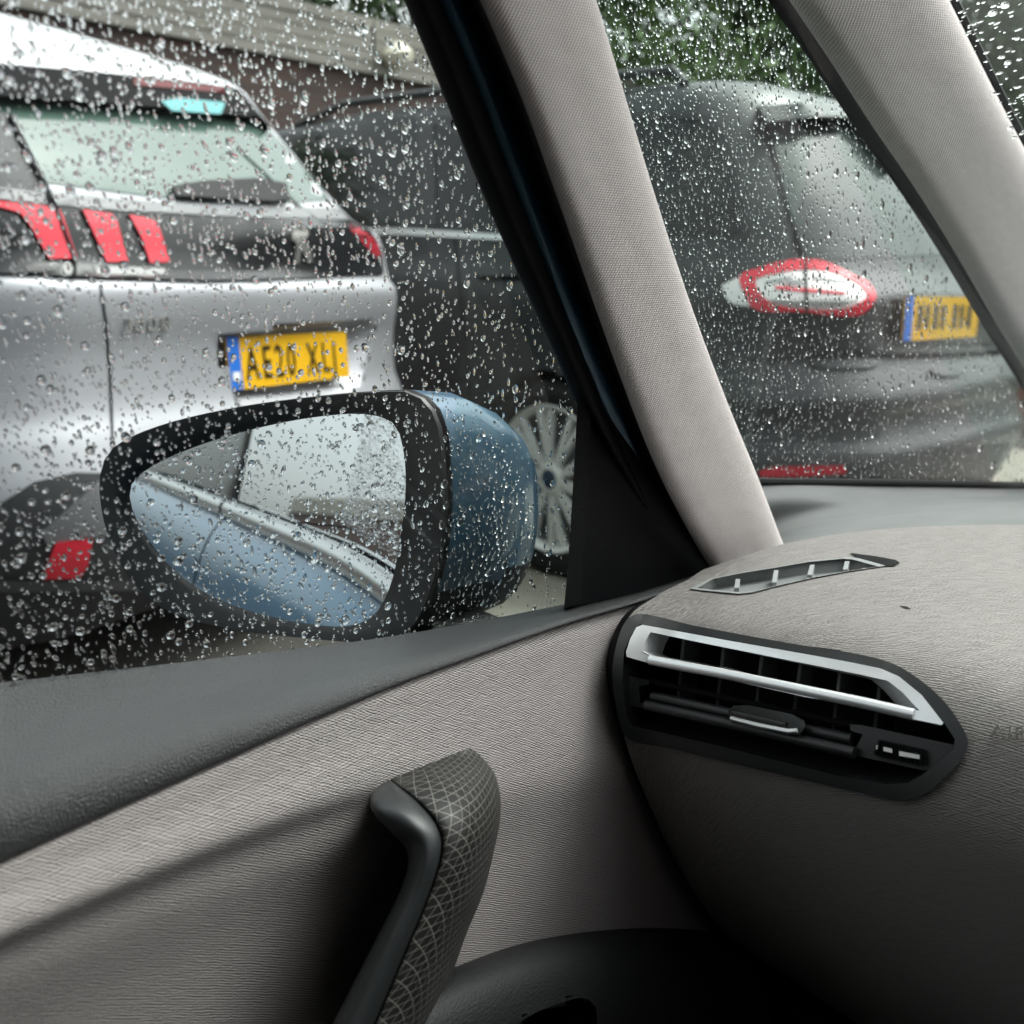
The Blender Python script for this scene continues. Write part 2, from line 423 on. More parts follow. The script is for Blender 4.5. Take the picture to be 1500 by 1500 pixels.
# --- pull handle: rubber grip and printed shell lofted round one path
hs_ = [((562, 1146), (570, 1142), (690, 1094), .418, .418, .418, .420), ((546, 1164), (588, 1155), (712, 1116), .400, .394, .398, .416),
       ((546, 1187), (614, 1176), (726, 1140), .390, .374, .378, .410), ((570, 1216), (638, 1203), (732, 1170), .383, .361, .366, .404),
       ((594, 1242), (648, 1232), (731, 1205), .379, .354, .359, .400), ((598, 1266), (644, 1264), (723, 1245), .378, .351, .356, .398),
       ((586, 1306), (626, 1318), (708, 1305), .377, .350, .354, .396), ((552, 1374), (592, 1400), (683, 1366), .376, .349, .353, .394),
       ((511, 1455), (553, 1492), (650, 1460), .375, .348, .352, .392), ((470, 1535), (510, 1590), (618, 1545), .374, .347, .351, .390), ((440, 1600), (480, 1660), (590, 1620), .374, .347, .351, .390)]
def lp(a, b, t): return (a[0] + (b[0] - a[0]) * t, a[1] + (b[1] - a[1]) * t)
gr_rows, sh_rows = [], []
for gl, se, rt, l0, l1, l2, l3 in hs_:
    gr_rows.append([PL(*gl, l0 + .022), PL(*gl, l0), PL(*lp(gl, se, .12), l0 - (l0 - l1) * .55), PL(*lp(gl, se, .5), l1 + .001), PL(*lp(gl, se, .86), l1 - .0005), PL(*se, l1 + .004)])
    sh_rows.append([PL(*se, l1 + .004), PL(*lp(se, rt, .03), l1 + .0005), PL(*lp(se, rt, .3), l1 - .002), PL(*lp(se, rt, .55), (l1 + l2) / 2 - .001), PL(*lp(se, rt, .85), l2 + (l3 - l2) * .42), PL(*rt, l3), PL(rt[0] + 1, rt[1], l3 + .02)])
HND = empty('pull_handle', OWN)
G = grid(gr_rows, 24, 90); surf('grip', G, M_grip, HND)
G = grid(sh_rows, 40, 110); G2 = G.transpose(1, 0, 2); surf('printed_shell', G2, M_lattice, HND)

# --- dashboard skin
back = [(.642, .425, -.209), (.70, .419, -.207), (.742, .408, -.203), (.81, .362, -.1955), (.885, .277, -.190), (.95, .15, -.187), (1.0, -.05, -.185), (1.0, -.5, -.185)]
flat_ = [.425, .385, .36, .32, .268, .16, -.03, -.5]
PLp = [(.642, -.209), (.612, -.213), (.577, -.221), (.543, -.236), (.524, -.275), (.532, -.33), (.57, -.42), (.625, -.495), (.69, -.555), (.78, -.62)]
PRp = [(.90, -.187), (.78, -.186), (.65, -.190), (.555, -.214), (.522, -.27), (.530, -.33), (.565, -.42), (.62, -.50), (.69, -.58), (.78, -.66)]
colsD = []
for k, ((bf, bl, bu), fl) in enumerate(zip(back, flat_)):
    t = [0, .12, .28, .55, .85, 1, 1, 1][k]
    pr = [(a[0] + (b[0] - a[0]) * t, a[1] + (b[1] - a[1]) * t) for a, b in zip(PLp, PRp)]
    pr[0] = (bf, bu); w0 = (.66, .3, .08)
    pr[1] = (pr[0][0] * .62 + pr[3][0] * .38, bu * .8 + pr[2][1] * .2); pr[2] = (pr[0][0] * .28 + pr[3][0] * .72, bu * .45 + pr[3][1] * .55 + .007)
    lats = [bl, bl * .66 + fl * .34, bl * .3 + fl * .7] + [fl] * 7
    c = [car(bf + .012, bl + .002, bu - .03), car(bf + .006, bl, bu - .006)] + [car(f, la, u) for (f, u), la in zip(pr, lats)]
    colsD.append(c)
e0 = [(1046, 845, .426), (1044, 838, .425), (1040, 833, .424), (1004, 851, .424), (962, 873, .423), (917, 912, .419), (900, 985, .411), (915, 1080, .405), (956, 1190, .399), (1006, 1290, .394), (1066, 1372, .390), (1145, 1445, .387)]
colsD[0] = [PL(*q) for q in e0]
side = [p + Vector((-.002, .012, 0)) for p in colsD[0]]      # edge turned away at the door gap
rows = [[p + Vector((-.0005, .003, 0)) for p in colsD[0]], [p + Vector((-.010, .006, 0)) for p in colsD[0]], [p + Vector((-.02, .016, 0)) for p in colsD[0]], [p + Vector((-.03, .06, 0)) for p in colsD[0]]]
rows = [[c + (p - c) * (.08, .45, 1, 1, 1, 1, 1, 1)[min(i, 7)] for i, (p, c) in enumerate(zip(r[4:], colsD[0][4:]))] for r in rows]
surf('dash_gap_shadow', grid([list(r) for r in rows], 90, 14), M_rubber, OWN)  # black strip put in for the shadow in the dash-to-door gap
rows = [list(r) for r in zip(*colsD)]
GD = grid(rows, 230, 190)
ext = [p * 2 - q for p, q in zip(colsD[0], colsD[1])]
GE = grid([list(r) for r in zip(*([ext] + colsD))], 160, 120)
B_dx = BVHTree.FromPolygons([tuple(v) for v in GE.reshape(-1, 3)], grid_faces(*GE.shape[:2]))
frame_o = closed_smooth([(929, 900), (1020, 917), (1100, 932), (1180, 946), (1240, 955), (1300, 969), (1335, 987), (1380, 1024), (1410, 1066), (1418, 1088), (1410, 1110), (1362, 1158), (1340, 1169), (1316, 1173), (1280, 1166), (1140, 1134), (1080, 1120), (980, 1096), (918, 1081), (906, 1050), (897, 990), (902, 948), (914, 914)], 110)
frame_i = [(938, 914), (1020, 929), (1100, 943), (1180, 957), (1240, 969), (1290, 978), (1318, 991), (1350, 1018), (1384, 1060), (1399, 1083), (1396, 1097), (1350, 1136), (1330, 1147), (1300, 1149), (1220, 1135), (1080, 1099), (926, 1063), (918, 1050), (911, 1000), (914, 955), (924, 930)]
dem_o = [(1015, 862), (1040, 848), (1078, 840), (1134, 831), (1186, 822), (1239, 817), (1254, 818), (1294, 829), (1239, 837), (1186, 847), (1134, 859), (1104, 867), (1083, 869), (1030, 864)]
cut_frame = [lp(p, (1150, 1035), .03) for p in frame_o]
DSH = empty('dashboard', OWN)
surf('dash_skin', GD, M_dashv, DSH, cut=[cut_frame, dem_o], sharp=75, uvmode='dash'); B_d = B_dx

# --- air vent
VNT = empty('air_vent', OWN)
decal('vent_frame', frame_o, B_d, M_frame, VNT, 0.0035, -0.012, 9, holes=[frame_i], sharp=40)
bowl('vent_duct', frame_i, B_d, 0.062, (.9, .8), M_void, VNT, dirv=Vector((0.15, 1, 0.05)).normalized())
chr_o = [(932, 919), (941, 915), (1060, 937), (1180, 958), (1240, 969), (1290, 979), (1317, 991), (1350, 1018), (1382, 1059), (1379, 1062), (1340, 1054), (1266, 1035), (1180, 1021), (1060, 994), (952, 972), (918, 962), (917, 955), (923, 936)]
chr_h = [(953, 926), (1020, 940), (1180, 972), (1260, 988), (1300, 997), (1322, 1014), (1347, 1041), (1268, 1026), (1140, 1001), (1060, 979), (951, 961), (940, 955), (945, 940)]
decal('chrome_trim', chr_o, B_d, M_chrome, VNT, 0.0042, -0.003, 8, holes=[chr_h], sharp=40)
def on(px, py, off, bvh=B_d): h = hit(bvh, px, py); return h[0] - ray(px, py) * (-off)
bowl('chrome_funnel', chr_h, B_d, 0.016, (.87, .93), M_chrome, VNT, dirv=ray(1150, 985), front=0.003, back=False)
tube('chrome_bar', [on(952, 967, -.004), on(1060, 987, -.0045), on(1180, 1012, -.0045), on(1266, 1030, -.004), on(1340, 1047, -.003)], .0034, M_chrome, VNT, 12)
for xt, yt, xb, yb in ((1001, 938, 992, 1040), (1060, 948, 1049, 1046), (1116, 958, 1106, 1050), (1173, 968, 1161, 1060), (1231, 980, 1220, 1072), (1289, 996, 1280, 1080)):
    a, b = on(xt, yt, .017), on(xb, yb, .017); dp = Vector((0.1, 1, 0)).normalized() * .018; s = Rt * .0011
    add('vane', box_pts(a - s, s * 2, b - a, dp), BOXF, M_vane, VNT, None, False)
tube('slat', [on(956, 1020, .004), on(1070, 1045, .004), on(1248, 1083, .004)], .0036, M_frame, VNT, 10)
tube('slat', [on(946, 1033, -.001), on(1060, 1058, -.001), on(1252, 1103, -.001)], .0036, M_frame, VNT, 10)
tube('slat', [on(946, 997, .012), on(1100, 1030, .014), on(1256, 1064, .012)], .0022, M_void, VNT, 8)
decal('bracket', [(913, 988), (950, 997), (951, 1003), (936, 1005), (938, 1029), (956, 1034), (954, 1040), (924, 1034), (914, 1018)], B_d, M_frame, VNT, -0.003, -0.02, 8)
decal('bracket', [(1245, 1061), (1262, 1062), (1397, 1091), (1394, 1100), (1360, 1128), (1350, 1128), (1250, 1106), (1252, 1099), (1264, 1076), (1246, 1070)], B_d, M_frame, VNT, -0.003, -0.02, 8)
tab = [(1067, 1040), (1074, 1034), (1096, 1033), (1160, 1046), (1178, 1056), (1180, 1064), (1171, 1076), (1154, 1075), (1100, 1066), (1069, 1056)]
tb = decal('slider_tab', tab, B_d, M_gloss, VNT, 0.006, -0.012, 6, sharp=50)
tube('tab_edge', [on(1071, 1052, -.008), on(1110, 1062, -.009), on(1155, 1071, -.009), on(1168, 1070, -.008)], .0014, M_chrome, tb, 8)
tube('tab_rib', [on(1072, 1043, -.008), on(1110, 1052, -.0085), on(1150, 1061, -.0085)], .001, M_frame, tb, 8)
wheel_px = [(1279, 1104), (1288, 1083), (1352, 1097), (1353, 1120), (1346, 1122), (1290, 1110)]
tw = decal('thumb_wheel', wheel_px, B_d, M_black, VNT, 0.0015, -0.012, 6, sharp=50)
for k in range(13):
    t = (k + .5) / 13; a = lp((1286, 1085), (1352, 1099), t); b = lp((1281, 1105), (1350, 1120), t)
    tube('knurl', [on(*a, -.0022), on(*b, -.0022)], .0009, M_black, tw, 5)
for q in ([(1294, 1094), (1307, 1097), (1307, 1103), (1294, 1100)], [(1317, 1100), (1347, 1106), (1347, 1112), (1317, 1107)], [(1284, 1091), (1286, 1092), (1285, 1098), (1283, 1097)]):
    decal('print_mark', q, B_d, M_white, tw, 0.0042, 0.001, 5)

# --- side demister grille on the dash top
DEM = empty('demister', OWN)
dem_i = [lp(p, (1150, 845), .05) for p in dem_o]
decal('demister_rim', [lp(p, (1150, 845), -.025) for p in dem_o], B_d, M_grey, DEM, 0.0012, -0.012, 8, holes=[dem_i])
bowl('demister_duct', dem_i, B_d, 0.009, (.95, .8), M_ductgrey, DEM, dirv=Vector((-0.15, .35, -1)).normalized())
for (a, b) in (((1079, 862), (1081, 849)), ((1134, 854), (1137, 836)), ((1186, 843), (1190, 828)), ((1238, 835), (1241, 823))):
    p, q = on(*a, 0.001), on(*b, 0.001); s = Vector((.0012, .0012, 0))
    add('vane', box_pts(p - s + Vector((0, 0, -.016)), s * 2, q - p, Vector((0, 0, .0165))), BOXF, M_grey, DEM, None, False)
decal('demister_slit', [(1246, 810), (1280, 814), (1312, 820), (1318, 824), (1310, 829), (1296, 829), (1256, 817)], B_d, M_void, DEM, 0.0010, -.006, 6)
decal('scuff', [(1318, 887), (1328, 888), (1334, 892), (1326, 891)], B_d, M_black, DSH, 0.0005, -.001, 4)
# moulded word AIRBAG on the dash face: starts inside the frame and runs on out of it
def text_on(word, p0, right, up, size, m, parent, name='letter', depth=.0008, xs=1.0, spacing=1.0, fit=None):
    nrm = right.cross(up).normalized(); x = 0.0; obs = []
    if fit:
        tot = 0.0
        for ch in word:
            cu = bpy.data.curves.new('glyph', 'FONT'); cu.body = ch; cu.size = size; t = bpy.data.objects.new('glyph', cu); me = bpy.data.meshes.new_from_object(t)
            tot += (max([v.co.x for v in me.vertices], default=size * .3)); bpy.data.objects.remove(t); bpy.data.meshes.remove(me); bpy.data.curves.remove(cu)
        xs = (fit - len(word) * size * .12) / tot
    for ch in word:
        cu = bpy.data.curves.new('glyph', 'FONT'); cu.body = ch; cu.size = size; cu.extrude = depth; cu.resolution_u = 3
        t = bpy.data.objects.new('glyph', cu); me = bpy.data.meshes.new_from_object(t)
        wds = [v.co.x for v in me.vertices]; wd = (max(wds) if wds else size * .3)
        if ch != ' ':
            for v in me.vertices: v.co = p0 + right * (x + v.co.x * xs) + up * v.co.y + nrm * v.co.z
            me.materials.clear(); me.materials.append(m); me.name = name
            o = bpy.data.objects.new(name, me); COL.objects.link(o); o.parent = parent; obs.append(o)
        x += (wd * xs + size * .12) * spacing
        bpy.data.objects.remove(t); bpy.data.curves.remove(cu)
    return obs
h0, n0 = hit(B_d, 1452, 1080); h1, _ = hit(B_d, 1492, 1086)
rv = (h1 - h0).normalized(); uv_ = n0.cross(rv).normalized()
text_on('AIRBAG', h0 + n0 * .0026, rv, uv_, .0105, mat('moulded_letter', (.17, .16, .15), .7), DSH, depth=.0006, spacing=1.0)

# --- lower dash / footwell
box('glovebox', car(.66, .36, -.9), car(.75, -.6, -.56), M_black, OWN, .01)
# --- defroster ledge beyond the dash
rows = [[car(f - .0, la + .03, u - .022) for f, la, u in back],
        [PL(x, y, la) for x, y, la in ((1040, 822, .49), (1090, 790, .486), (1140, 762, .478), (1300, 742, .445), (1480, 736, .42), (1600, 736, .41), (1800, 740, .40), (2100, 750, .38))],
        [PL(x, y, la) for x, y, la in ((1030, 762, .495), (1070, 735, .492), (1110, 724, .486), (1300, 722, .474), (1480, 724, .462), (1600, 726, .455), (1800, 728, .445), (2100, 732, .43))],
        [PL(x, y, la) for x, y, la in ((1030, 742, .515), (1070, 714, .512), (1110, 708, .505), (1300, 709, .49), (1480, 712, .475), (1600, 713, .465), (1800, 716, .455), (2100, 720, .44))]]
surf('defroster_ledge', grid(rows, 90, 30), M_pad, OWN, sharp=60)
qb = [PL(x, y, la - .004) for x, y, la in ((1060, 712, .51), (1110, 706, .505), (1300, 707, .49), (1480, 710, .475), (1600, 711, .465), (1800, 714, .455))]
tube('quarter_window_seal', qb, .0042, M_rubber, OWN, 8)

# --- pillars
def extend_up(rows, dist=.34):     # carry a trim strip on to the roof lining
    d = [(a - b).normalized() for a, b in zip(rows[0], rows[1])]
    return [[p + q * (dist * k / 3) for p, q in zip(rows[0], d)] for k in (3, 2, 1)] + rows
def strip(name, left, right, latL, latR, bulge, m, n=60, ext=True):
    """convex trim between two edges given top to bottom; lat interpolates from top to bottom"""
    Lp = crom(left, n); Rp = crom(right, n); rows = []
    for i in range(n):
        t = i / (n - 1); r = []
        for s, b in ((-.01, -.6), (0, 0), (.05, .5), (.12, .8), (.28, .96), (.55, 1), (.82, .96), (.95, .75), (1, .4), (1.01, -.3)):
            la = (latL[0] + (latL[1] - latL[0]) * t) * (1 - s) + (latR[0] + (latR[1] - latR[0]) * t) * s - bulge * b
            x, y = Lp[i] + (Rp[i] - Lp[i]) * s; r.append(PL(x, y, la))
        rows.append(r)
    rows = extend_up(rows)
    return surf(name, grid(rows, 36, n + 12), m, OWN, sharp=70)
p1L = [(596, -260), (655, -120), (705, 0), (762, 135), (830, 325), (900, 525), (962, 684), (1012, 782), (1044, 836), (1085, 905)]
p1R = [(800, -260), (838, -120), (872, 0), (908, 120), (960, 292), (1012, 450), (1062, 584), (1110, 702), (1150, 806), (1190, 900)]
strip('front_pillar_cover', p1L, p1R, (.392, .462), (.390, .452), .009, M_weave)
p2L = [(985, -260), (1072, -130), (1158, 0), (1216, 86), (1278, 182), (1341, 274), (1389, 350), (1456, 465), (1500, 537), (1612, 720)]
p2R = [(1250, -260), (1320, -130), (1388, 0), (1436, 96), (1478, 178), (1516, 250), (1570, 350), (1640, 470), (1760, 690)]
strip('windscreen_pillar_cover', p2L, p2R, (.385, .45), (.365, .42), .014, M_weave2)
def seal(name, pts, lats, rad, m=M_rubber):
    P = crom([tuple(PL(x, y, la)) for (x, y), la in zip(pts, lats)], 40); P = [Vector(p) for p in P]; P = [P[0] + (P[0] - P[1]).normalized() * .34] + P; return tube(name, P, rad, m, OWN, 8)
lt = [.405 + (.475 - .405) * i / 9 for i in range(10)]
seal('quarter_window_seal', [(x - 10, y) for x, y in p2L], lt, .0085)
seal('windscreen_seal', [(x + 3, y) for x, y in p2R], [.372 + (.43 - .372) * i / 8 for i in range(9)], .0065)
# --- door window frame, painted jamb and corner panel
we = [(480, -260), (545, -110), (594, 0), (642, 115), (700, 262), (760, 400), (820, 532), (846, 592)]
jr = [(p1L[i][0] + 8, p1L[i][1]) for i in range(9)]
def band(name, fa, fb, la, lb, lm, m):
    A = crom(we + [(905, 700), (960, 800)], 60); Bc = crom(jr, 60); rows = []
    for i in range(60):
        t = i / 59
        def L_(l): return l[0] + (l[1] - l[0]) * t
        P = lambda f, l: PL(*(A[i] + (Bc[i] - A[i]) * f), L_(l))
        rows.append([P(fa - .01, (la[0] + .012, la[1] + .012)), P(fa, la), P((fa + fb) / 2, lm), P(fb, lb), P(fb + .01, (lb[0] + .012, lb[1] + .012))])
    rows = extend_up(rows)
    return surf(name, grid(rows, 18, 72), m, OWN, sharp=60)
band('window_frame', 0, .42, (.415, .492), (.412, .488), (.404, .480), M_rubber)
band('painted_jamb', .40, .74, (.425, .50), (.42, .496), (.420, .497), M_blue)
band('door_seal', .70, 1.0, (.412, .486), (.400, .470), (.402, .474), M_rubber)
pl_corner = []
cpoly = [(846, 590), (872, 586), (885, 600), (1046, 830), (1036, 842), (935, 868), (826, 892), (832, 830), (840, 700)]
Vq = [PL(x, y, .478) for x, y in [(780, 540), (1100, 540), (1100, 920), (780, 920)]]
B_c = BVHTree.FromPolygons([tuple(v) for v in Vq], [(0, 1, 2, 3)])
decal('corner_panel', cpoly, B_c, M_black, OWN, .004, -.02, 14)
decal('corner_panel_edge', [(846, 590), (866, 588), (862, 705), (850, 882), (826, 892), (832, 830), (840, 700)], B_c, M_rubber, OWN, .010, .0, 14)
scp = PL(1008, 778, .472)
tube('screw_cap', [scp, scp + Vector((.003, 0, 0))], .0022, M_frame, OWN, 10)

# --- panes
def lat_glass(up): return .506 - .17 * (up + .22)
def pane_pt(f, u): return car(f, lat_glass(u), u)
us = np.linspace(-.30, .62, 12); fs = np.linspace(-.62, .80, 8)
SW = empty('side_window', OWN)
G = np.array([[tuple(pane_pt(f, u)) for f in fs] for u in us])
surf('pane', G, M_pane, SW)
def lat_q(f, u): return .512 - .055 * (f - .75) - .17 * (u + .22)
QW = empty('quarter_window', OWN)
G = np.array([[tuple(car(f, lat_q(f, u), u)) for f in np.linspace(.45, 1.75, 8)] for u in np.linspace(-.30, .45, 8)])
surf('pane', G, M_pane, QW)
# windscreen: leans back from the scuttle
WS = empty('windscreen', OWN)
def ws_pt(la, s):   # s 0 base .. 1 header
    f = 1.62 - .20 * (abs(la + .25) / .7) ** 2 + (.30 - 1.62) * s; u = -.28 + .78 * s; return car(f, la, u)
G = np.array([[tuple(ws_pt(la, s)) for la in np.linspace(.46 - .10 * s, -1.0 + .1 * s, 12)] for s in np.linspace(0, 1, 10)])
_, B_ws = surf('pane', G, M_pane, WS)

# --- shell of our car: flank, belt trim, roof, far side (they shade the cabin and show in the door mirror)
def belt(f):
    xs = [-3.0, -1.5, -.4, .16, .37, .56, .744, 1.2]; ys = [-.02, -.07, -.145, -.186, -.22, -.237, -.246, -.28]
    return float(np.interp(f, xs, ys))
def flank(name, f0, f1, m):
    rows = []
    for du, la in ((.008, .520), (-.004, .532), (-.03, .548), (-.09, .566), (-.2, .578), (-.36, .574), (-.5, .56), (-.62, .53)):
        rows.append([car(f, la - .05 * max(0, (-f - 1.2)) ** 2 * .2, belt(f) - .048 + du) for f in np.linspace(f0, f1, 12)])
    return surf(name, grid(rows, 40, 40), m, OWN, sharp=50)
flank('front_door_skin', -.415, .80, M_blue); flank('rear_door_skin', -1.6, -.427, M_blue); flank('rear_wing', -3.0, -1.612, M_blue); flank('front_wing', .812, 2.0, M_blue)
def belt_trim(f0, f1):
    rows = []
    for du, la in ((.020, .512), (.022, .520), (.017, .528), (.004, .531), (-.002, .529), (-.006, .520)):
        rows.append([car(f, la, belt(f) + du - .036) for f in np.linspace(f0, f1, 10)])
    surf('belt_trim', grid(rows, 40, 16), M_trim, OWN, sharp=40)
belt_trim(-.41, .72); belt_trim(-1.7, -.43)
rows = [[car(f, lat_glass(u) - .002, u) for f in np.linspace(-2.3, -.64, 8)] for u in np.linspace(-.25, .62, 8)]
surf('rear_side_window', grid(rows, 12, 10), M_glassdark, OWN)
rows = [[car(f, lat_glass(u) + .004 - (abs(f + .55) > .09) * .01, u) for f in (-.66, -.63, -.47, -.44)] for u in np.linspace(-.2, .62, 6)]
surf('middle_pillar', grid(rows, 12, 8), M_gloss, OWN)
# solid roof, windscreen header, rear and far side, closed up unseen to darken the cabin
box('roof_rail', car(-2.2, .40, .58), car(.32, .18, .66), M_head, OWN, .01)
box('roof_rail', car(-2.2, -.82, .58), car(.32, -1.04, .66), M_head, OWN, .01)
box('roof_header', car(.14, .18, .58), car(.32, -.82, .66), M_head, OWN, .01)
box('roof_header', car(-2.2, .18, .58), car(-1.1, -.82, .66), M_head, OWN, .01)
box('headliner', car(-1.1, .18, .600), car(.14, -.82, .625), M_head, OWN)  # solid fill where the roof was open, shades the cabin
box('far_door', car(-2.2, -1.08, -.8), car(.9, -1.14, .06), M_lower, OWN)  # unseen; top edge raised to cut light on the near door
box('floor', car(-2.2, .42, -.76), car(1.0, -1.1, -.72), M_carpet, OWN)
box('rear_light_block', car(-2.26, .5, -.8), car(-2.2, -1.1, .60), M_carpet, OWN)  # unseen; runs up to the roof to shut out light from behind
box('far_window_block', car(-2.2, -1.06, .06), car(-.45, -1.09, .60), M_glassdark, OWN)  # unseen; opaque panel added to block light from the far side
box('seat_back', car(-.62, .34, -.6), car(-.42, -.16, .25), M_carpet, OWN, .05)
box('seat_cushion', car(-.5, .34, -.62), car(.05, -.16, -.42), M_carpet, OWN, .05)
box('driver_seat', car(-.62, -.50, -.6), car(-.40, -.98, .35), M_carpet, OWN, .05)

# --- door mirror
MIR = empty('door_mirror', OWN)
MC = car(.40, .66, -.170)
el = R(6.0)
mn_h = Vector((.592, -.806, 0)).normalized(); mn = (mn_h * math.cos(el) + Vector((0, 0, math.sin(el)))).normalized()
mt = Vector((0, 0, 1)).cross(mn_h).normalized()
if mt.dot(Rt) < 0: mt = -mt
mu = mn.cross(mt).normalized()
if mu.z < 0: mu = -mu
def on_mirror(px, py, off=0.0):
    d = ray(px, py); t = (MC + mn * off - CAM).dot(mn) / d.dot(mn); return CAM + d * t
mg = closed_smooth([(190, 715), (212, 690), (262, 664), (330, 640), (400, 622), (470, 610), (540, 607), (577, 620), (591, 660), (594, 720), (586, 790), (571, 860), (546, 903), (510, 917), (440, 912), (360, 893), (300, 868), (250, 830), (212, 782), (193, 745)], 72)
bz = closed_smooth([(147, 690), (166, 655), (232, 624), (330, 600), (440, 584), (540, 575), (602, 576), (634, 604), (648, 680), (648, 780), (632, 860), (598, 925), (548, 940), (440, 934), (330, 920), (246, 895), (192, 850), (160, 790), (147, 735)], 72)
# align the two rings by angle
def ang_ring(P, c, n=72):
    A = sorted(((math.atan2(p[1] - c[1], p[0] - c[0]), p) for p in densify(P, 4))); an = np.array([a for a, _ in A]); X = np.array([p for _, p in A])
    th = np.linspace(-math.pi, math.pi, n + 1)[:-1]
    return [(float(np.interp(t, an, X[:, 0], period=2*math.pi)), float(np.interp(t, an, X[:, 1], period=2*math.pi))) for t in th]
cg = (400, 765); gr = ang_ring(mg, cg); brr = ang_ring(bz, cg); NR = 72
Gv = [on_mirror(*p) for p in gr]
add('mirror_glass', [MC] + Gv, [(0, 1 + i, 1 + (i + 1) % NR) for i in range(NR)], M_mirror, MIR, None, False)
r_in = [on_mirror(*p, .000) for p in gr]; r_lip = [on_mirror(*lp(p, q, .18), .004) for p, q in zip(gr, brr)]
r_mid = [on_mirror(*lp(p, q, .5), .007) for p, q in zip(gr, brr)]; r_out = [on_mirror(*q, .008) for q in brr]
fwdv = Vector((-.05, 1, .02)).normalized()
r_edge = [p + fwdv * .004 for p in r_out]
# gap hides the glass edge
rows = [[on_mirror(*lp(p, cg, .02), -.004) for p in gr], r_in, r_lip, r_mid, r_out, r_edge]
Vb = [v for r in rows for v in r]
add('bezel', Vb, grid_faces(len(rows), NR, True), M_frame, MIR, None, True, 45)
cen = sum(r_edge, Vector()) / NR
def ringk(k, s, dz=0): return [cen + (p - cen) * s + fwdv * k + Vector((0, 0, dz)) for p in r_edge]
rings = [r_edge, ringk(.002, 1.006), ringk(.004, 1.006), ringk(.046, .985, -.004), ringk(.088, .93, -.014), ringk(.128, .835, -.025), ringk(.160, .71, -.033), ringk(.182, .55, -.038), ringk(.196, .35, -.040), ringk(.201, .1, -.040)]
Vr = [v for r in rings for v in r]; Fr = grid_faces(len(rings), NR, True)
def fz(f): return sum(Vr[i].z for i in f) / 4
zc = PL(700, 850, .56).z
cap, low, shoulder = [], [], []
for q, f in enumerate(Fr):
    ringi = q // NR
    (shoulder if ringi < 2 else cap if fz(f) > zc else low).append(f)
endf = tuple((len(rings) - 1) * NR + i for i in range(NR))
def sub(name, faces, m):
    used = sorted({i for f in faces for i in f}); mp = {u: k for k, u in enumerate(used)}
    return add(name, [Vr[u] for u in used], [tuple(mp[i] for i in f) for f in faces], m, MIR, None, True, 50)
sub('housing_shoulder', shoulder, M_black); B_capo = sub('painted_cap', cap + [endf], M_blue); sub('lower_housing', low, M_black)
tube('mirror_arm', [car(.50, .60, -.27), car(.53, .55, -.285), car(.56, .50, -.28)], [.035, .032, .03], M_black, MIR, 14)

# ================================================================== PARKED CARS
def local_frame(origin, bearing):
    """origin in camera-heading frame; bearing of the car's right-hand direction"""
    b = R(bearing); r = Rt * math.sin(b) + Hd * math.cos(b); f = Vector((0, 0, 1)).cross(r); return origin, r, f
def shell(rowsz, L, frame, nrow=90, bow=.05, crown=.05, arch=None, ncol=150, rise=0.0):
    O, r, f = frame; P = crom(rowsz, nrow); G = []
    for z, yr, hw, rc in P:
        pts = []
        k = 34
        for y in np.linspace(L, yr + rc, k)[:-1]: pts.append((-hw, y))
        for a in np.linspace(0, math.pi / 2, 26)[:-1]: pts.append((-hw + rc * (1 - math.cos(a)), yr + rc * (1 - math.sin(a))))
        for x in np.linspace(-hw + rc, hw - rc, 30)[:-1]: pts.append((x, yr))
        for a in np.linspace(0, math.pi / 2, 26)[:-1]: pts.append((hw - rc * (1 - math.sin(a)), yr + rc * (1 - math.cos(a))))
        for y in np.linspace(yr + rc, L, k): pts.append((hw, y))
        G.append([(x, y + bow * (x / .9) ** 2, z) for x, y in pts])
    last = G[-1]; yr = P[-1][1]
    for s in (.93, .8, .6, .35, .1, 0):
        G.append([(x * s, y + (1 - s) * .30 * max(0, 1 - (y - yr) / 1.2), z + crown * (1 - s * s)) for x, y, z in last])
    G = np.array(G)
    if rise:
        k = np.clip((G[:, :, 1] - .7) / 2.0, 0, 1); k = k * k * (3 - 2 * k)
        G[:, :, 2] += rise * np.clip((G[:, :, 2] - 1.0) / .6, 0, 1) * k
    W = np.array([[tuple(O + r * x + f * y + Vector((0, 0, z))) for x, y, z in row] for row in G])
    return W, G
def shell_obj(W, G, m, parent, cutpx=(), arches=(), name='body'):
    nv, nu = W.shape[:2]; V = W.reshape(-1, 3); F = grid_faces(nv, nu); Lc = G.reshape(-1, 3)
    bvh = BVHTree.FromPolygons([tuple(v) for v in V], F)
    pv = [proj(Vector(v)) for v in V] if cutpx else None; K = []
    for fc in F:
        c = Lc[list(fc)].mean(0)
        if any((c[1] - y0) ** 2 + (c[2] - z0) ** 2 < r0 * r0 and abs(c[0]) > .6 for y0, z0, r0 in arches): continue
        if cutpx:
            q = (sum(pv[i][0] for i in fc) / 4, sum(pv[i][1] for i in fc) / 4)
            if any(inside(q, p) for p in cutpx) and G.reshape(-1, 3)[fc[0]][1] < .6: continue
        K.append(fc)
    return add(name, V, K, m, parent, None, True, 60), bvh
def local_pt(frame, x, y, z): O, r, f = frame; return O + r * x + f * y + Vector((0, 0, z))
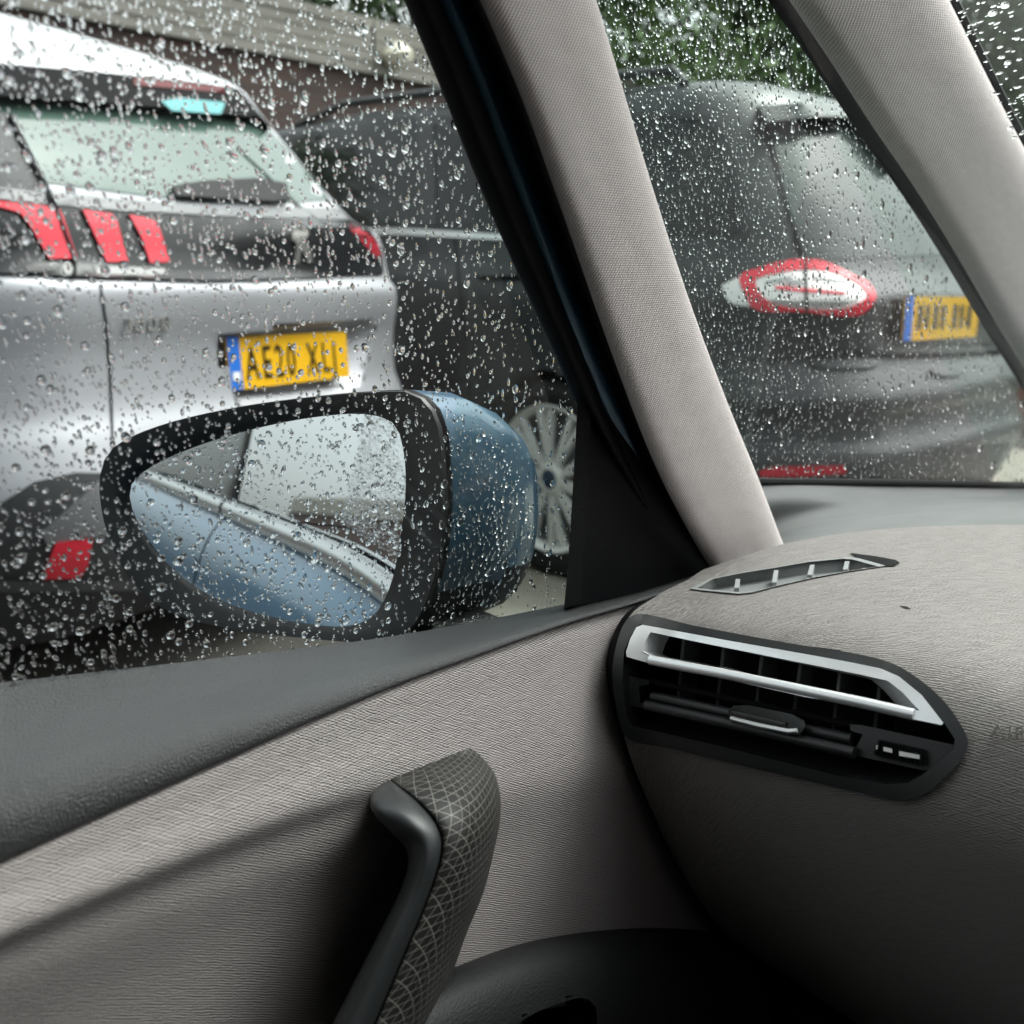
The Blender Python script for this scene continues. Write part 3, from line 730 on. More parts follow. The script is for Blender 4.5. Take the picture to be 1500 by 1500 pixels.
def wheel(parent, frame, x, y, z, rt, rr, side=-1, nsp=10):
    O, r, f = frame; c = local_pt(frame, x, y, z); ax = r * side; up = Vector((0, 0, 1))
    wh = empty('wheel', parent)
    def pt(rad, a, off): return c + (f * math.cos(a) + up * math.sin(a)) * rad + ax * off
    N = 56
    def lathe(name, prof, m, par):
        V = [pt(rd, 2 * math.pi * k / N, of) for rd, of in prof for k in range(N)]
        return add(name, V, grid_faces(len(prof), N, True), m, par, None, True, 40)
    lathe('tyre', [(rr - .005, -.02), (rr + .005, .0), (rr + .04, .012), (rt - .03, .008), (rt - .008, -.012), (rt, -.04), (rt, -.16), (rt - .03, -.2)], M_tyre, wh)
    lathe('rim', [(rr - .02, -.03), (rr - .012, -.006), (rr, .004), (rr + .006, -.004), (rr + .002, -.02)], M_rim, wh)
    lathe('barrel', [(rr - .015, -.02), (rr - .03, -.12), (.02, -.13)], M_grey, wh)
    for k in range(nsp):
        a = 2 * math.pi * (k + .3) / nsp
        for da in (-.085, .085):
            a0, a1 = a + da * .6, a + da * 1.3; w0, w1 = .0115, .0115
            V = []
            for rad, an, wd, off in ((.035, a0, w0, -.012), (.12, (a0 + a1) / 2, w0 * .95, -.004), (rr - .01, a1, w1 * 1.25, -.010)):
                t = f * -math.sin(an) + up * math.cos(an); p = pt(rad, an, off)
                V += [p - t * wd - ax * .02, p - t * wd * .7, p + t * wd * .7, p + t * wd - ax * .02]
            F = [(i * 4 + j, i * 4 + j + 1, i * 4 + 5 + j, i * 4 + 4 + j) for i in (0, 1) for j in range(3)]
            add('spoke', V, F, M_rim, wh, None, True, 40)
    lathe('hub', [(.06, -.02), (.052, -.006), (.036, -.002), (.034, -.004)], M_rim, wh)
    lathe('hub_cap', [(.034, -.004), (.026, .001), (.001, .002)], mat('hub_blue', (.03, .045, .08), .5), wh)
    return wh
def plate(parent, frame_pts, m, word, blue_w, name='number_plate', legible=True):
    """frame_pts: tl, tr, br, bl world points of a flat plate"""
    tl, tr, br, bl = frame_pts; r = ((tr - tl) + (br - bl)); wd = r.length / 2; r.normalize()
    u = ((tl - bl) + (tr - br)); ht = u.length / 2; u = (u - r * u.dot(r)).normalized(); nn = r.cross(u)
    if nn.dot(CAM - tl) < 0: nn = -nn
    c = (tl + tr + br + bl) / 4; o = c - r * wd / 2 - u * ht / 2
    pb = add(name, box_pts(o - nn * .002, r * wd, u * ht, nn * .006), BOXF, m, parent, None, False)
    add('blue_band', box_pts(o + nn * .0045, r * blue_w, u * ht, nn * .002), BOXF, M_plateblue, pb, None, False)
    if legible:
        text_on(word, o + nn * .0055 + r * (blue_w + .018) + u * (ht * .17), r, u, ht * .92, M_black, pb, 'character', .001, fit=wd - blue_w - .07)
        add('band_mark', box_pts(o + nn * .007 + r * blue_w * .2 + u * ht * .18, r * blue_w * .6, u * ht * .16, nn * .0008), BOXF, M_white, pb, None, False)
    return pb, o, r, u, nn, wd, ht

# ---------------- silver SUV
SUV = empty('parked_suv'); tag(SUV, 'silver SUV parked tail towards us with red claw tail lights and black tailgate band', 'car')
SUVF = local_frame(camframe(-.600, 2.66), 25)
rows_s = [(.20, .16, .84, .30), (.30, .06, .87, .34), (.42, .01, .91, .33), (.55, .0, .92, .32), (.66, .025, .92, .32), (.72, .048, .92, .32), (.84, .052, .915, .31), (.93, .035, .91, .31),
          (.985, .035, .90, .30), (1.02, .075, .905, .27), (1.12, .095, .895, .26), (1.165, .115, .875, .25), (1.195, .17, .84, .25), (1.30, .26, .775, .23), (1.42, .36, .725, .21), (1.52, .44, .69, .2), (1.60, .50, .665, .2), (1.645, .60, .62, .2)]
Ws, Gs = shell(rows_s, 4.2, SUVF)
rec_o = [(312, 489), (400, 480), (470, 472), (548, 464), (547, 486), (527, 566), (516, 576), (430, 592), (352, 596), (340, 575)]
_, B_s = shell_obj(Ws, Gs, M_silver, SUV, cutpx=[rec_o], arches=[(.92, .34, .36)])
bowl('plate_recess', rec_o, B_s, .045, (.84, .74), M_silver, SUV, dirv=SUVF[2], front=.001)
def suvp(name, poly, m, top=.004, par=None, step=14, **k): return decal(name, poly, B_s, m, par or SUV, top, -.006, step, **k)
suvp('rear_window', [(-40, 150), (20, 150), (90, 154), (200, 160), (300, 168), (388, 172), (470, 250), (505, 292), (420, 296), (300, 296), (180, 282), (78, 268), (10, 258), (-40, 250)], M_rearglass, .003)
suvp('quarter_panel', [(-40, 150), (14, 168), (44, 222), (76, 286), (40, 290), (-40, 276)], M_clad, .006)
suvp('roof_spoiler', [(-60, 88), (0, 93), (150, 106), (300, 122), (372, 134), (404, 158), (408, 176), (388, 174), (300, 162), (150, 150), (0, 140), (-60, 134)], mat('spoiler_black', (.004, .004, .005), .6, spec=.05), .035)
sp = suvp('high_brake_light', [(196, 113), (330, 127), (331, 136), (196, 124)], M_redd, .039)
suvp('spoiler_lip', [(236, 148), (262, 143), (330, 150), (324, 167), (252, 162)], mat('teal_film', (.03, .27, .28), .3), .039)
suvp('rear_pillar_trim', [(386, 170), (402, 168), (468, 232), (516, 284), (500, 292), (440, 232)], M_rearglass, .008)
suvp('rear_wiper', [(252, 272), (300, 264), (380, 260), (420, 268), (424, 292), (400, 294), (258, 286)], M_black, .022)
suvp('window_ledge', [(-40, 268), (60, 282), (180, 292), (330, 304), (520, 304), (566, 316), (540, 322), (330, 316), (180, 308), (60, 298), (-40, 286)], mat('ledge_grey', (.16, .165, .17), .5), .010)
band_ = [(-60, 292), (0, 297), (90, 303), (190, 312), (330, 318), (470, 321), (560, 324), (578, 332), (584, 384), (562, 400), (420, 408), (300, 410), (150, 405), (0, 399), (-60, 396)]
suvp('tailgate_band', band_, M_gloss, .010)
TL = empty('tail_light', SUV)
for q in ([(-30, 292), (0, 294), (60, 300), (86, 305), (92, 314), (113, 378), (73, 379), (41, 325), (29, 311), (0, 303), (-30, 300)], [(121, 306), (164, 313), (172, 324), (188, 383), (156, 384), (143, 353)], [(189, 314), (226, 321), (234, 334), (249, 383), (220, 385), (205, 342)]):
    suvp('claw', q, M_red, .017, TL, 8)
suvp('highlight_strip', [(36, 389), (110, 388), (112, 396), (40, 398)], M_clad, .014, TL)
suvp('highlight_strip', [(136, 388), (240, 393), (245, 399), (230, 404), (142, 401)], mat('highlight_strip_grey', (.2, .2, .2), .4), .014, TL)  # grey strips painted for the chrome-like highlight under the claws
def rim_x(y):                     # right-hand outline of the body at this height
    for x in range(660, 470, -1):
        if B_s.ray_cast(CAM, ray(x, y), 4.2)[0] is not None: return x
    return 560
TR = empty('tail_light', SUV); suvp('claw', [(rim_x(326) - 13, 328), (rim_x(330) - 5, 330), (rim_x(352) - 4, 352), (rim_x(374) - 4, 374), (rim_x(380) - 12, 378)], mat('side_red_lens', (.32, .012, .025), .3), .010, TR, 7)
em = suvp('lion_emblem', [(429, 341), (436, 331), (447, 332), (453, 341), (448, 350), (454, 362), (459, 383), (451, 385), (446, 371), (441, 367), (439, 385), (431, 385), (435, 363), (433, 353), (427, 351)], M_badge, .018, None, 5)
suvp('tailgate_seam', [(143, 406), (147, 406), (157, 470), (163, 540), (169, 700), (165, 700), (159, 540), (153, 470)], M_black, .0012)
suvp('tailgate_seam', [(14, 166), (18, 166), (80, 290), (112, 378), (113, 404), (109, 404), (108, 380), (75, 290)], M_black, .019)
suvp('lower_bumper', [(-90, 780), (0, 738), (50, 706), (110, 692), (200, 694), (420, 704), (640, 690), (660, 1010), (300, 1040), (-90, 1010)], M_clad, .012)
suvp('bumper_insert', [(60, 780), (150, 700), (170, 704), (160, 784), (110, 790), (70, 800)], mat('bumper_grey', (.13, .13, .135), .5), .018)
suvp('rear_reflector', [(62, 849), (82, 795), (136, 789), (129, 830), (116, 848)], M_red, .022, None, 8)
suvp('bumper_step', [(-40, 850), (60, 852), (200, 850), (400, 862), (400, 876), (200, 866), (40, 868), (-40, 868)], mat('bumper_grey_step', (.07, .07, .072), .55), .02)
h0, n0 = hit(B_s, 177, 487); h1, _ = hit(B_s, 248, 482)
rv = (h1 - h0).normalized(); text_on('3008', h0 + n0 * .003, rv, n0.cross(rv), .048, M_trim, SUV, depth=.002, xs=1.3, spacing=1.05)
PB = sum((hit(B_s, x, y)[0] for x, y in ((330, 500), (500, 500), (340, 560), (510, 545))), Vector()) / 4 + SUVF[2] * .012
pn = (-SUVF[2] + Vector((0, 0, .06))).normalized()
def onpl(px, py): d = ray(px, py); return CAM + d * ((PB - CAM).dot(pn) / d.dot(pn))
plate(SUV, [onpl(324, 497), onpl(499, 486), onpl(516, 551), onpl(342, 569)], M_plate, 'AE20 XLJ', .045)
wheel(SUV, SUVF, -.86, .92, .34, .345, .235); wheel(SUV, SUVF, .86, .92, .34, .345, .235, 1)

# ---------------- dark estate
EST = empty('parked_estate'); tag(EST, 'dark grey estate car with a big red and clear tail light and multi-spoke alloy wheel', 'car')
ESTF = local_frame(camframe(1.50, 3.27), 46)
rows_e = [(.20, .16, .84, .32), (.28, .09, .87, .36), (.36, .05, .895, .38), (.44, .015, .905, .40), (.50, .0, .91, .41), (.55, .025, .91, .41), (.60, .035, .91, .41), (.66, .02, .912, .41), (.72, .05, .912, .41), (.78, .085, .912, .40), (.86, .09, .912, .40), (.95, .085, .91, .40),
          (1.0, .12, .90, .38), (1.04, .15, .885, .36), (1.08, .17, .865, .34), (1.2, .22, .825, .31), (1.35, .30, .765, .29), (1.5, .39, .70, .28), (1.58, .47, .655, .27), (1.625, .58, .61, .26)]
We, Ge = shell(rows_e, 4.4, ESTF, bow=.07, crown=.035, rise=.11)
_, B_e = shell_obj(We, Ge, M_dark, EST, arches=[(1.03, .33, .385)])
def estp(name, poly, m, top=.004, par=None, step=14, **k): return decal(name, poly, B_e, m, par or EST, top, -.006, step, **k)
estp('side_window', [(420, 190), (470, 166), (560, 146), (660, 140), (720, 146), (748, 236), (772, 326), (700, 330), (520, 330), (400, 320)], M_glassdark, .003, None, 18)
estp('window_post', [(610, 143), (634, 141), (640, 330), (616, 330)], M_gloss, .006)
estp('waist_trim', [(400, 332), (590, 334), (780, 346), (782, 354), (590, 344), (400, 342)], M_trim, .008)
estp('rear_quarter_window', [(900, 176), (960, 172), (1030, 178), (1052, 196), (1070, 250), (1088, 330), (1080, 346), (990, 346), (900, 342)], M_glassdark, .003, None, 16)
estp('quarter_window_trim', [(900, 166), (970, 162), (1036, 168), (1060, 190), (1080, 250), (1096, 330), (1100, 346), (1090, 352), (1084, 330), (1068, 250), (1050, 196), (1028, 177), (970, 171), (900, 175)], M_gloss, .007)
estp('rear_window', [(1128, 182), (1200, 176), (1300, 176), (1420, 190), (1480, 300), (1500, 370), (1400, 372), (1290, 376), (1180, 380), (1152, 290)], M_estglass, .003, None, 20)
estp('tailgate_seam', [(1116, 182), (1124, 182), (1150, 280), (1178, 376), (1184, 460), (1192, 520), (1188, 520), (1179, 460), (1170, 378), (1142, 282)], M_black, .0015)
estp('roof_spoiler', [(1110, 154), (1200, 150), (1320, 152), (1420, 160), (1420, 176), (1300, 172), (1200, 170), (1124, 178)], M_dark, .05)
lo = [(1057, 418), (1084, 403), (1111, 392), (1147, 382), (1179, 379), (1210, 383), (1246, 400), (1273, 414), (1284, 434), (1278, 447), (1260, 461), (1237, 463), (1174, 457), (1107, 452), (1071, 446), (1061, 432)]
li = [(1107, 410), (1138, 400), (1179, 394), (1228, 401), (1264, 421), (1271, 432), (1246, 450), (1210, 454), (1138, 446), (1116, 432)]
lr = [(1083, 404), (1111, 392), (1147, 382), (1179, 379), (1210, 383), (1246, 400), (1273, 414), (1284, 434), (1278, 447), (1260, 461), (1237, 463), (1174, 457), (1104, 452), (1088, 424)]
TE = empty('tail_light', EST)
estp('lamp_base', closed_smooth([lp(p, (1170, 422), -.06) for p in lo], 60), M_gloss, .006, TE, 8)
estp('clear_lens', [(1057, 418), (1082, 405), (1084, 420), (1102, 449), (1071, 446), (1061, 432)], M_pink, .011, TE, 7)
estp('red_ring', closed_smooth(lr, 70), M_red, .012, TE, 7, holes=[closed_smooth(li, 50)])
estp('clear_lens', closed_smooth(li, 50), M_pink, .009, TE, 7)
estp('red_bar', [(1136, 418), (1180, 422), (1238, 427), (1238, 431), (1180, 427), (1136, 423)], M_red, .012, TE, 5)
for q in ([(1120, 412), (1160, 404), (1160, 408), (1122, 416)], [(1192, 404), (1240, 411), (1240, 415), (1192, 408)], [(1130, 438), (1176, 443), (1240, 441), (1240, 445), (1176, 447), (1132, 442)], [(1150, 412), (1176, 409), (1176, 416), (1150, 418)]):
    estp('reflector', q, M_grey, .0115, TE, 6)
estp('lamp_seam', [(1178, 380), (1182, 380), (1184, 458), (1180, 458)], M_black, .013, TE, 6)
estp('plate_surround', [(1296, 436), (1310, 430), (1400, 428), (1480, 430), (1490, 500), (1420, 503), (1330, 502), (1306, 486)], M_gloss, .004)
estp('tailgate_ledge', [(1200, 500), (1310, 508), (1420, 508), (1480, 504), (1480, 512), (1420, 517), (1310, 518), (1200, 510)], M_dark, .02)
PE = hit(B_e, 1378, 468)[0] - ESTF[2] * .012; pn = (-ESTF[2]).normalized(); PB = PE
pbx, o_, r_, u_, n_, wd_, ht_ = plate(EST, [onpl(1316, 442), onpl(1426, 441), onpl(1436, 487), onpl(1330, 491)], M_plate, '', .05, legible=False)
for k in range(7):
    xk = .085 + k * .056 + (.03 if k > 3 else 0)
    add('character', box_pts(o_ + n_ * .0045 + r_ * xk + u_ * ht_ * .25, r_ * (.026 if k % 2 else .034), u_ * ht_ * .55, n_ * .0015), BOXF, mat('worn_character', (.12, .08, .03), .6) if k == 0 else MATS['worn_character'], pbx, None, False)
estp('bumper_shadow_line', [(1080, 528), (1200, 520), (1320, 522), (1460, 516), (1460, 519), (1320, 526), (1200, 524), (1080, 532)], M_black, .001)  # black strip painted for the dark shadow line along the bumper
estp('lower_bumper', [(1050, 650), (1200, 664), (1400, 664), (1480, 650), (1490, 760), (1100, 770)], M_clad, .010)
estp('rear_reflector', [(1112, 690), (1130, 684), (1240, 682), (1240, 694), (1180, 698), (1114, 699)], M_red, .016, None, 8)
for q in ([(1188, 527), (1240, 526), (1292, 528), (1290, 534), (1190, 534)], [(1366, 540), (1410, 536), (1414, 546), (1370, 548)]):
    estp('bumper_highlight', closed_smooth(q, 20), M_dark, .012, None, 6)  # raised body-colour patches shaped to stand for highlights on the bumper
estp('door_seam', [(664, 346), (667, 346), (680, 470), (690, 580), (687, 580), (677, 470)], M_black, .0012)
estp('door_handle', [(690, 392), (740, 388), (758, 394), (756, 404), (692, 404)], M_dark, .028)
wheel(EST, ESTF, -.90, 1.05, .345, .345, .255)
wheel(EST, ESTF, .90, 1.03, .325, .335, .245, 1)
for x in (-.60, .60):
    pts = [local_pt(ESTF, x, y, z) for y, z in ((.75, 1.62), (.80, 1.665), (1.0, 1.68), (1.8, 1.745), (2.6, 1.79), (3.0, 1.74))]
    tube('roof_rail', pts, .016, M_dark, EST, 10)
fin = [local_pt(ESTF, x, y, z) for x, y, z in ((-.02, .92, 1.64), (.02, .92, 1.64), (0, .94, 1.735), (-.03, 1.12, 1.64), (.03, 1.12, 1.64), (0, 1.0, 1.72))]
add('aerial_fin', fin, [(0, 1, 2), (0, 2, 5, 3), (1, 4, 5, 2), (3, 5, 4), (0, 3, 4, 1)], M_gloss, EST, None, True, 60)

# ================================================================== SETTING
def asphalt():
    m = mat('wet_asphalt', (.09, .085, .078), .35, spec=.5); n, l, b = nt(m); o = obc(n)
    g = noise(n, l, o, 1.2, 5); f = noise(n, l, o, 140, 3); p = noise(n, l, o, .6, 3)
    mix = mth(n, l, 'ADD', mth(n, l, 'MULTIPLY', g, .5), mth(n, l, 'MULTIPLY', f, .5))
    l.new(ramp(n, l, mix, [(.3, (.035, .033, .03)), (.7, (.10, .094, .084))]), b.inputs['Base Color'])
    l.new(ramp(n, l, p, [(.42, (.08,) * 3), (.6, (.55,) * 3)]), b.inputs['Roughness'])
    bump(n, l, f, b, .5, .006); return m
M_asph = asphalt()
g_ = add('ground', [(-120, -120, 0), (120, -120, 0), (120, 160, 0), (-120, 160, 0)], [(0, 1, 2, 3)], M_asph, None, None, False); tag(g_, None, kind='structure')
def brick_mat():
    m = mat('dark_brick', (.12, .07, .05), .8); n, l, b = nt(m); o = obc(n)
    br = n.new('ShaderNodeTexBrick'); sp = n.new('ShaderNodeSeparateXYZ'); l.new(o, sp.inputs[0]); cb = n.new('ShaderNodeCombineXYZ')
    l.new(sp.outputs[1], cb.inputs[0]); l.new(sp.outputs[2], cb.inputs[1]); l.new(cb.outputs[0], br.inputs[0])
    br.inputs['Scale'].default_value = 1; br.inputs['Brick Width'].default_value = .22; br.inputs['Row Height'].default_value = .075; br.inputs['Mortar Size'].default_value = .006
    br.inputs[1].default_value = (.085, .05, .04, 1); br.inputs[2].default_value = (.045, .032, .03, 1); br.inputs[3].default_value = (.07, .06, .055, 1)
    l.new(br.outputs[0], b.inputs['Base Color']); bump(n, l, br.outputs[1], b, -.3, .004); return m
M_brick = brick_mat()
pv_ = [PU(x, y, -CAMZ + .004) for x, y in ((668, 925), (900, 900), (1700, 900), (2100, 760), (1640, 690), (1480, 655), (1180, 720), (860, 760), (730, 812), (690, 850))]
pa = add('pavement', pv_, [tuple(range(len(pv_)))], grained('wet_concrete', (.34, .31, .26), .3, 30, .4), None, [(p.x, p.y) for p in pv_], False); tag(pa, None, kind='structure')
WALL = empty('brick_wall'); tag(WALL, 'dark brown brick wall topped with weathered grey boards behind the parked cars', 'wall')
WX = -7.3
box('brickwork', (WX - .3, -26, 0), (WX, 16, 2.78), M_brick, WALL)
def wood():
    m = mat('weathered_board', (.25, .24, .21), .75); n, l, b = nt(m); o = obc(n)
    g = noise(n, l, mapping(n, l, o, (0, 0, 0), (30, 1.2, 60)), 1, 4); q = noise(n, l, o, 1.3, 3)
    f = mth(n, l, 'ADD', mth(n, l, 'MULTIPLY', g, .6), mth(n, l, 'MULTIPLY', q, .4))
    l.new(ramp(n, l, f, [(.3, (.15, .145, .12)), (.7, (.36, .345, .31))]), b.inputs['Base Color']); bump(n, l, g, b, .5, .004); return m
M_wood = wood()
for k in range(5):
    for j, (y0, y1) in enumerate(((-26, -14), (-13.98, -4.02), (-4, 0.9), (.92, 5.6), (5.62, 10.4), (10.42, 16))):
        z0 = 2.785 + k * .088; dx = random.uniform(-.006, .006)
        box('board', (WX - .1 + dx, y0, z0), (WX + .05 + dx, y1, z0 + .081), M_wood, WALL, .004)
LMP = empty('wall_lamp'); tag(LMP, 'small cream lamp on the grey boards above the brick wall', 'lamp')
lc = CAM + ray(582, 74) * (abs(WX + .16) / abs(ray(582, 74).x))
tube('lamp_arm', [lc + Vector((-.18, 0, -.12)), lc + Vector((-.05, 0.05, -.06)), lc], .04, mat('cream_enamel', (.75, .72, .58), .4), LMP, 10)
tube('lamp_shade', [lc + Vector((0, .02, -.09)), lc + Vector((0, 0, -.02)), lc + Vector((0, -.01, .06))], [.11, .13, .05], MATS['cream_enamel'], LMP, 16)

def leaf_mat(name, c0, c1):
    m = mat(name, c1, .5, spec=.4); n, l, b = nt(m)
    t = n.new('ShaderNodeTexCoord'); nz = noise(n, l, t.outputs['Object'], 1.1, 3); f = noise(n, l, t.outputs['Object'], 14, 1)
    mix = mth(n, l, 'ADD', mth(n, l, 'MULTIPLY', nz, .6), mth(n, l, 'MULTIPLY', f, .4))
    l.new(ramp(n, l, mix, [(.35, c0), (.65, c1)]), b.inputs['Base Color'])
    b.inputs['Subsurface Weight'].default_value = 0.0
    return m
M_leaf = leaf_mat('leaf_green', (.05, .095, .03), (.16, .26, .07)); M_leafd = leaf_mat('leaf_dark', (.03, .06, .025), (.10, .16, .06))
M_bark = grained('bark', (.07, .055, .04), .9, 20, .8)
def leaves(cx, n, size, rad, nclump):
    c = rng.normal(size=(nclump, 3)); c /= np.linalg.norm(c, axis=1)[:, None]; c *= rng.uniform(.35, 1, (nclump, 1)) ** .6; c *= np.array(rad)
    k = rng.integers(0, nclump, n); p = c[k] + rng.normal(size=(n, 3)) * np.array(rad) * .16 + np.array(cx)
    a = rng.normal(size=(n, 3)); a /= np.linalg.norm(a, axis=1)[:, None]; b = rng.normal(size=(n, 3)); b -= a * (a * b).sum(1)[:, None]; b /= np.linalg.norm(b, axis=1)[:, None]
    s = size * rng.uniform(.6, 1.4, (n, 1)); cc = np.cross(a, b)
    V = np.stack([p - a * s, p + b * s * .45 + cc * s * .1, p + a * s, p - b * s * .45 + cc * s * .1], 1).reshape(-1, 3)
    return V, [(4*i, 4*i+1, 4*i+2, 4*i+3) for i in range(n)]
def tree(name, x, y, z0, h, rad, n, size, m, label, cat, group=None, zb=0):
    T = empty(name); tag(T, label, cat, group)
    tube('trunk', [(x, y, zb), (x + .05, y, z0 * .6 + zb), (x - .03, y + .05, h - rad[2] * .6)], [.13, .10, .05], M_bark, T, 10)
    for k in range(5):
        a = k * 1.3; tube('limb', [(x, y, z0), (x + rad[0] * .5 * math.cos(a), y + rad[1] * .5 * math.sin(a), h - rad[2] * .8 + .1 * k)], [.06, .02], M_bark, T, 6)
    V, F = leaves((x, y, h - rad[2]), n, size, rad, 46); add('crown', V, F, m, T, None, False)
    return T
tree('tree', -8.8, 2.2, 2.8, 4.4, (1.3, 2.2, .85), 9000, .07, M_leaf, 'bright green tree over the grey boards behind the silver SUV', 'tree')
tree('tree', -9.4, 6.4, 2.8, 4.3, (1.3, 2.0, .75), 7000, .07, M_leafd, 'dark green tree over the grey boards between the two parked cars', 'tree')
tree('tree', -8.2, 10.6, 2.6, 5.6, (1.8, 2.6, 1.6), 14000, .075, M_leaf, 'leafy green tree rising behind the dark estate roof', 'tree')
tree('tree', -7.3, 12.6, 2.0, 5.2, (1.2, 1.7, 1.9), 15000, .07, M_leafd, 'broad dark green tree beyond the tailgate of the dark estate', 'tree')
tree('tree', -6.9, 20.5, 2.0, 8.0, (1.6, 1.8, 2.6), 11000, .09, M_leafd, 'tall tree seen in the windscreen corner against white sky', 'tree')
# verge, low wall and pale road beyond the estate's tail
M_grass = leaf_mat('verge_grass', (.07, .13, .02), (.16, .25, .05))
V = []; F = []
nG = 9000
gx = rng.uniform(-4.2, -.5, nG); gy = rng.uniform(8.0, 12.0, nG); gh = rng.uniform(.08, .24, nG); ga = rng.uniform(0, math.pi, nG)
for i in range(nG):
    b = len(V); dx, dy = math.cos(ga[i]) * .012, math.sin(ga[i]) * .012; zz = .45
    V += [(gx[i] - dx, gy[i] - dy, zz), (gx[i] + dx, gy[i] + dy, zz), (gx[i] + dy * 4, gy[i] - dx * 4, zz + gh[i])]; F.append((b, b + 1, b + 2))
gr_ = add('grass', V, F, M_grass, None, None, False); tag(gr_, 'green grass on the bank beyond the dark estate', 'grass', kind='stuff')
bk = box('bank', (-4.3, 7.9, 0), (-.4, 12.1, .46), M_grass); tag(bk, None, kind='structure')
KW = empty('kerb_wall'); tag(KW, 'low red brick edging wall in front of the grass bank', 'wall')
M_redb = mat('red_brick', (.30, .12, .08), .7)
for row in range(4):
    for k in range(17):
        y0 = -4.3 + k * .23 + (row % 2) * .115
        box('brick', (y0, 7.68, .005 + row * .105), (y0 + .22, 7.89, .10 + row * .105), M_redb, KW, .004)
tree('tree', -8.9, -13.0, 2.8, 5.0, (1.3, 3.0, 1.2), 7000, .09, M_leafd, 'dark tree over the wall behind our car, added to darken the door mirror reflection', 'tree')  # added so the car's flank has something dark to reflect
tree('tree', 4.0, -19.0, 2.0, 6.0, (3.0, 2.5, 2.4), 8000, .11, M_leafd, 'unseen broad tree added far behind our car as a dark backdrop', 'tree')  # out of view; added to block bright horizon behind
TH = empty('added_terrace'); tag(TH, 'unseen long brick terrace added on the driver side to darken the horizon', 'building')  # out of view; added to darken the horizon in reflections and cabin light
box('wall', (10, -16, 0), (16, 15, 5.2), M_brick, TH)
add('roof', [(9.7, -16.3, 5.2), (16.3, -16.3, 5.2), (16.3, 15.3, 5.2), (9.7, 15.3, 5.2), (13, -16.3, 7.4), (13, 15.3, 7.4)], [(0, 4, 5, 3), (1, 2, 5, 4), (0, 1, 4), (2, 3, 5)], mat('roof_tile', (.09, .06, .05), .7), TH, None, False)
for yy in np.arange(-14.5, 13, 3.2):
    for zz in (.9, 3.3):
        wi = box('window', (9.93, yy, zz), (10.02, yy + 1.2, zz + 1.3), M_white, TH); box('pane', (9.90, yy + .07, zz + .07), (9.94, yy + 1.13, zz + 1.23), M_glassdark, wi)
tree('tree', 3.4, 21, 2.0, 5.0, (2.4, 2.4, 2.0), 9000, .1, M_leaf, 'round pale green tree far down the road ahead', 'tree')
HS = empty('house'); tag(HS, 'brick house far ahead beyond the windscreen with grey roof', 'building')
box('wall', (-7.5, 26, 0), (2, 33, 4.2), mat('house_brick', (.33, .2, .15), .8), HS)
add('roof', [(-7.8, 25.7, 4.2), (2.3, 25.7, 4.2), (2.3, 33.3, 4.2), (-7.8, 33.3, 4.2), (-7.8, 29.5, 6.6), (2.3, 29.5, 6.6)], [(0, 1, 5, 4), (2, 3, 4, 5), (0, 4, 3), (1, 2, 5)], mat('slate', (.15, .15, .16), .6), HS, None, False)
for x in (-6.5, -4.2, -1.8, .4):
    wi = box('window', (x, 25.95, 1.6), (x + 1.1, 26.05, 2.9), M_white, HS); box('pane', (x + .08, 25.93, 1.68), (x + 1.02, 25.96, 2.82), M_glassdark, wi)

# ================================================================== RAIN
def drop_template(seg=12, contact=0.62, wob=0.0, tail=0.0):
    """spherical-cap bead on the XY plane, unit radius, bulging to +Z; tail stretches it upward"""
    V = []; F = []
    ringr = [1.0, .93, .80, .60, .34]
    for k, rr in enumerate(ringr):
        z = contact * (1 - rr ** 2) ** .95 if k else 0.0
        for i in range(seg):
            a = 2 * math.pi * i / seg; w_ = 1 + wob * (math.sin(2 * a + 1.1) * .5 + math.sin(3 * a) * .5)
            x, y = rr * w_ * math.cos(a), rr * w_ * math.sin(a)
            if y > 0 and tail: x *= 1 - tail * .45 * y; y *= 1 + tail
            V.append((x, y, z))
    V.append((0, 0, contact)); V.append((0, 0, 0))
    F = grid_faces(len(ringr), seg, True)
    t = (len(ringr) - 1) * seg; ap = len(V) - 2; bs = len(V) - 1
    for i in range(seg):
        F.append((t + i, t + (i + 1) % seg, ap)); F.append(((i + 1) % seg, i, bs))
    return np.array(V, float), F
TEMPL = [drop_template(10, c, w_, t) for c, w_, t in ((.58, .08, 0), (.54, .12, .35), (.60, .16, .15), (.5, .2, .7), (.62, .08, .1), (.55, .22, .25))]
TM = []
for V, F in TEMPL:
    me = bpy.data.meshes.new('raindrop'); me.from_pydata([tuple(v) for v in V], [], F); me.materials.append(M_water)
    me.polygons.foreach_set('use_smooth', [True] * len(me.polygons)); me.set_sharp_from_angle(angle=R(60)); TM.append(me)
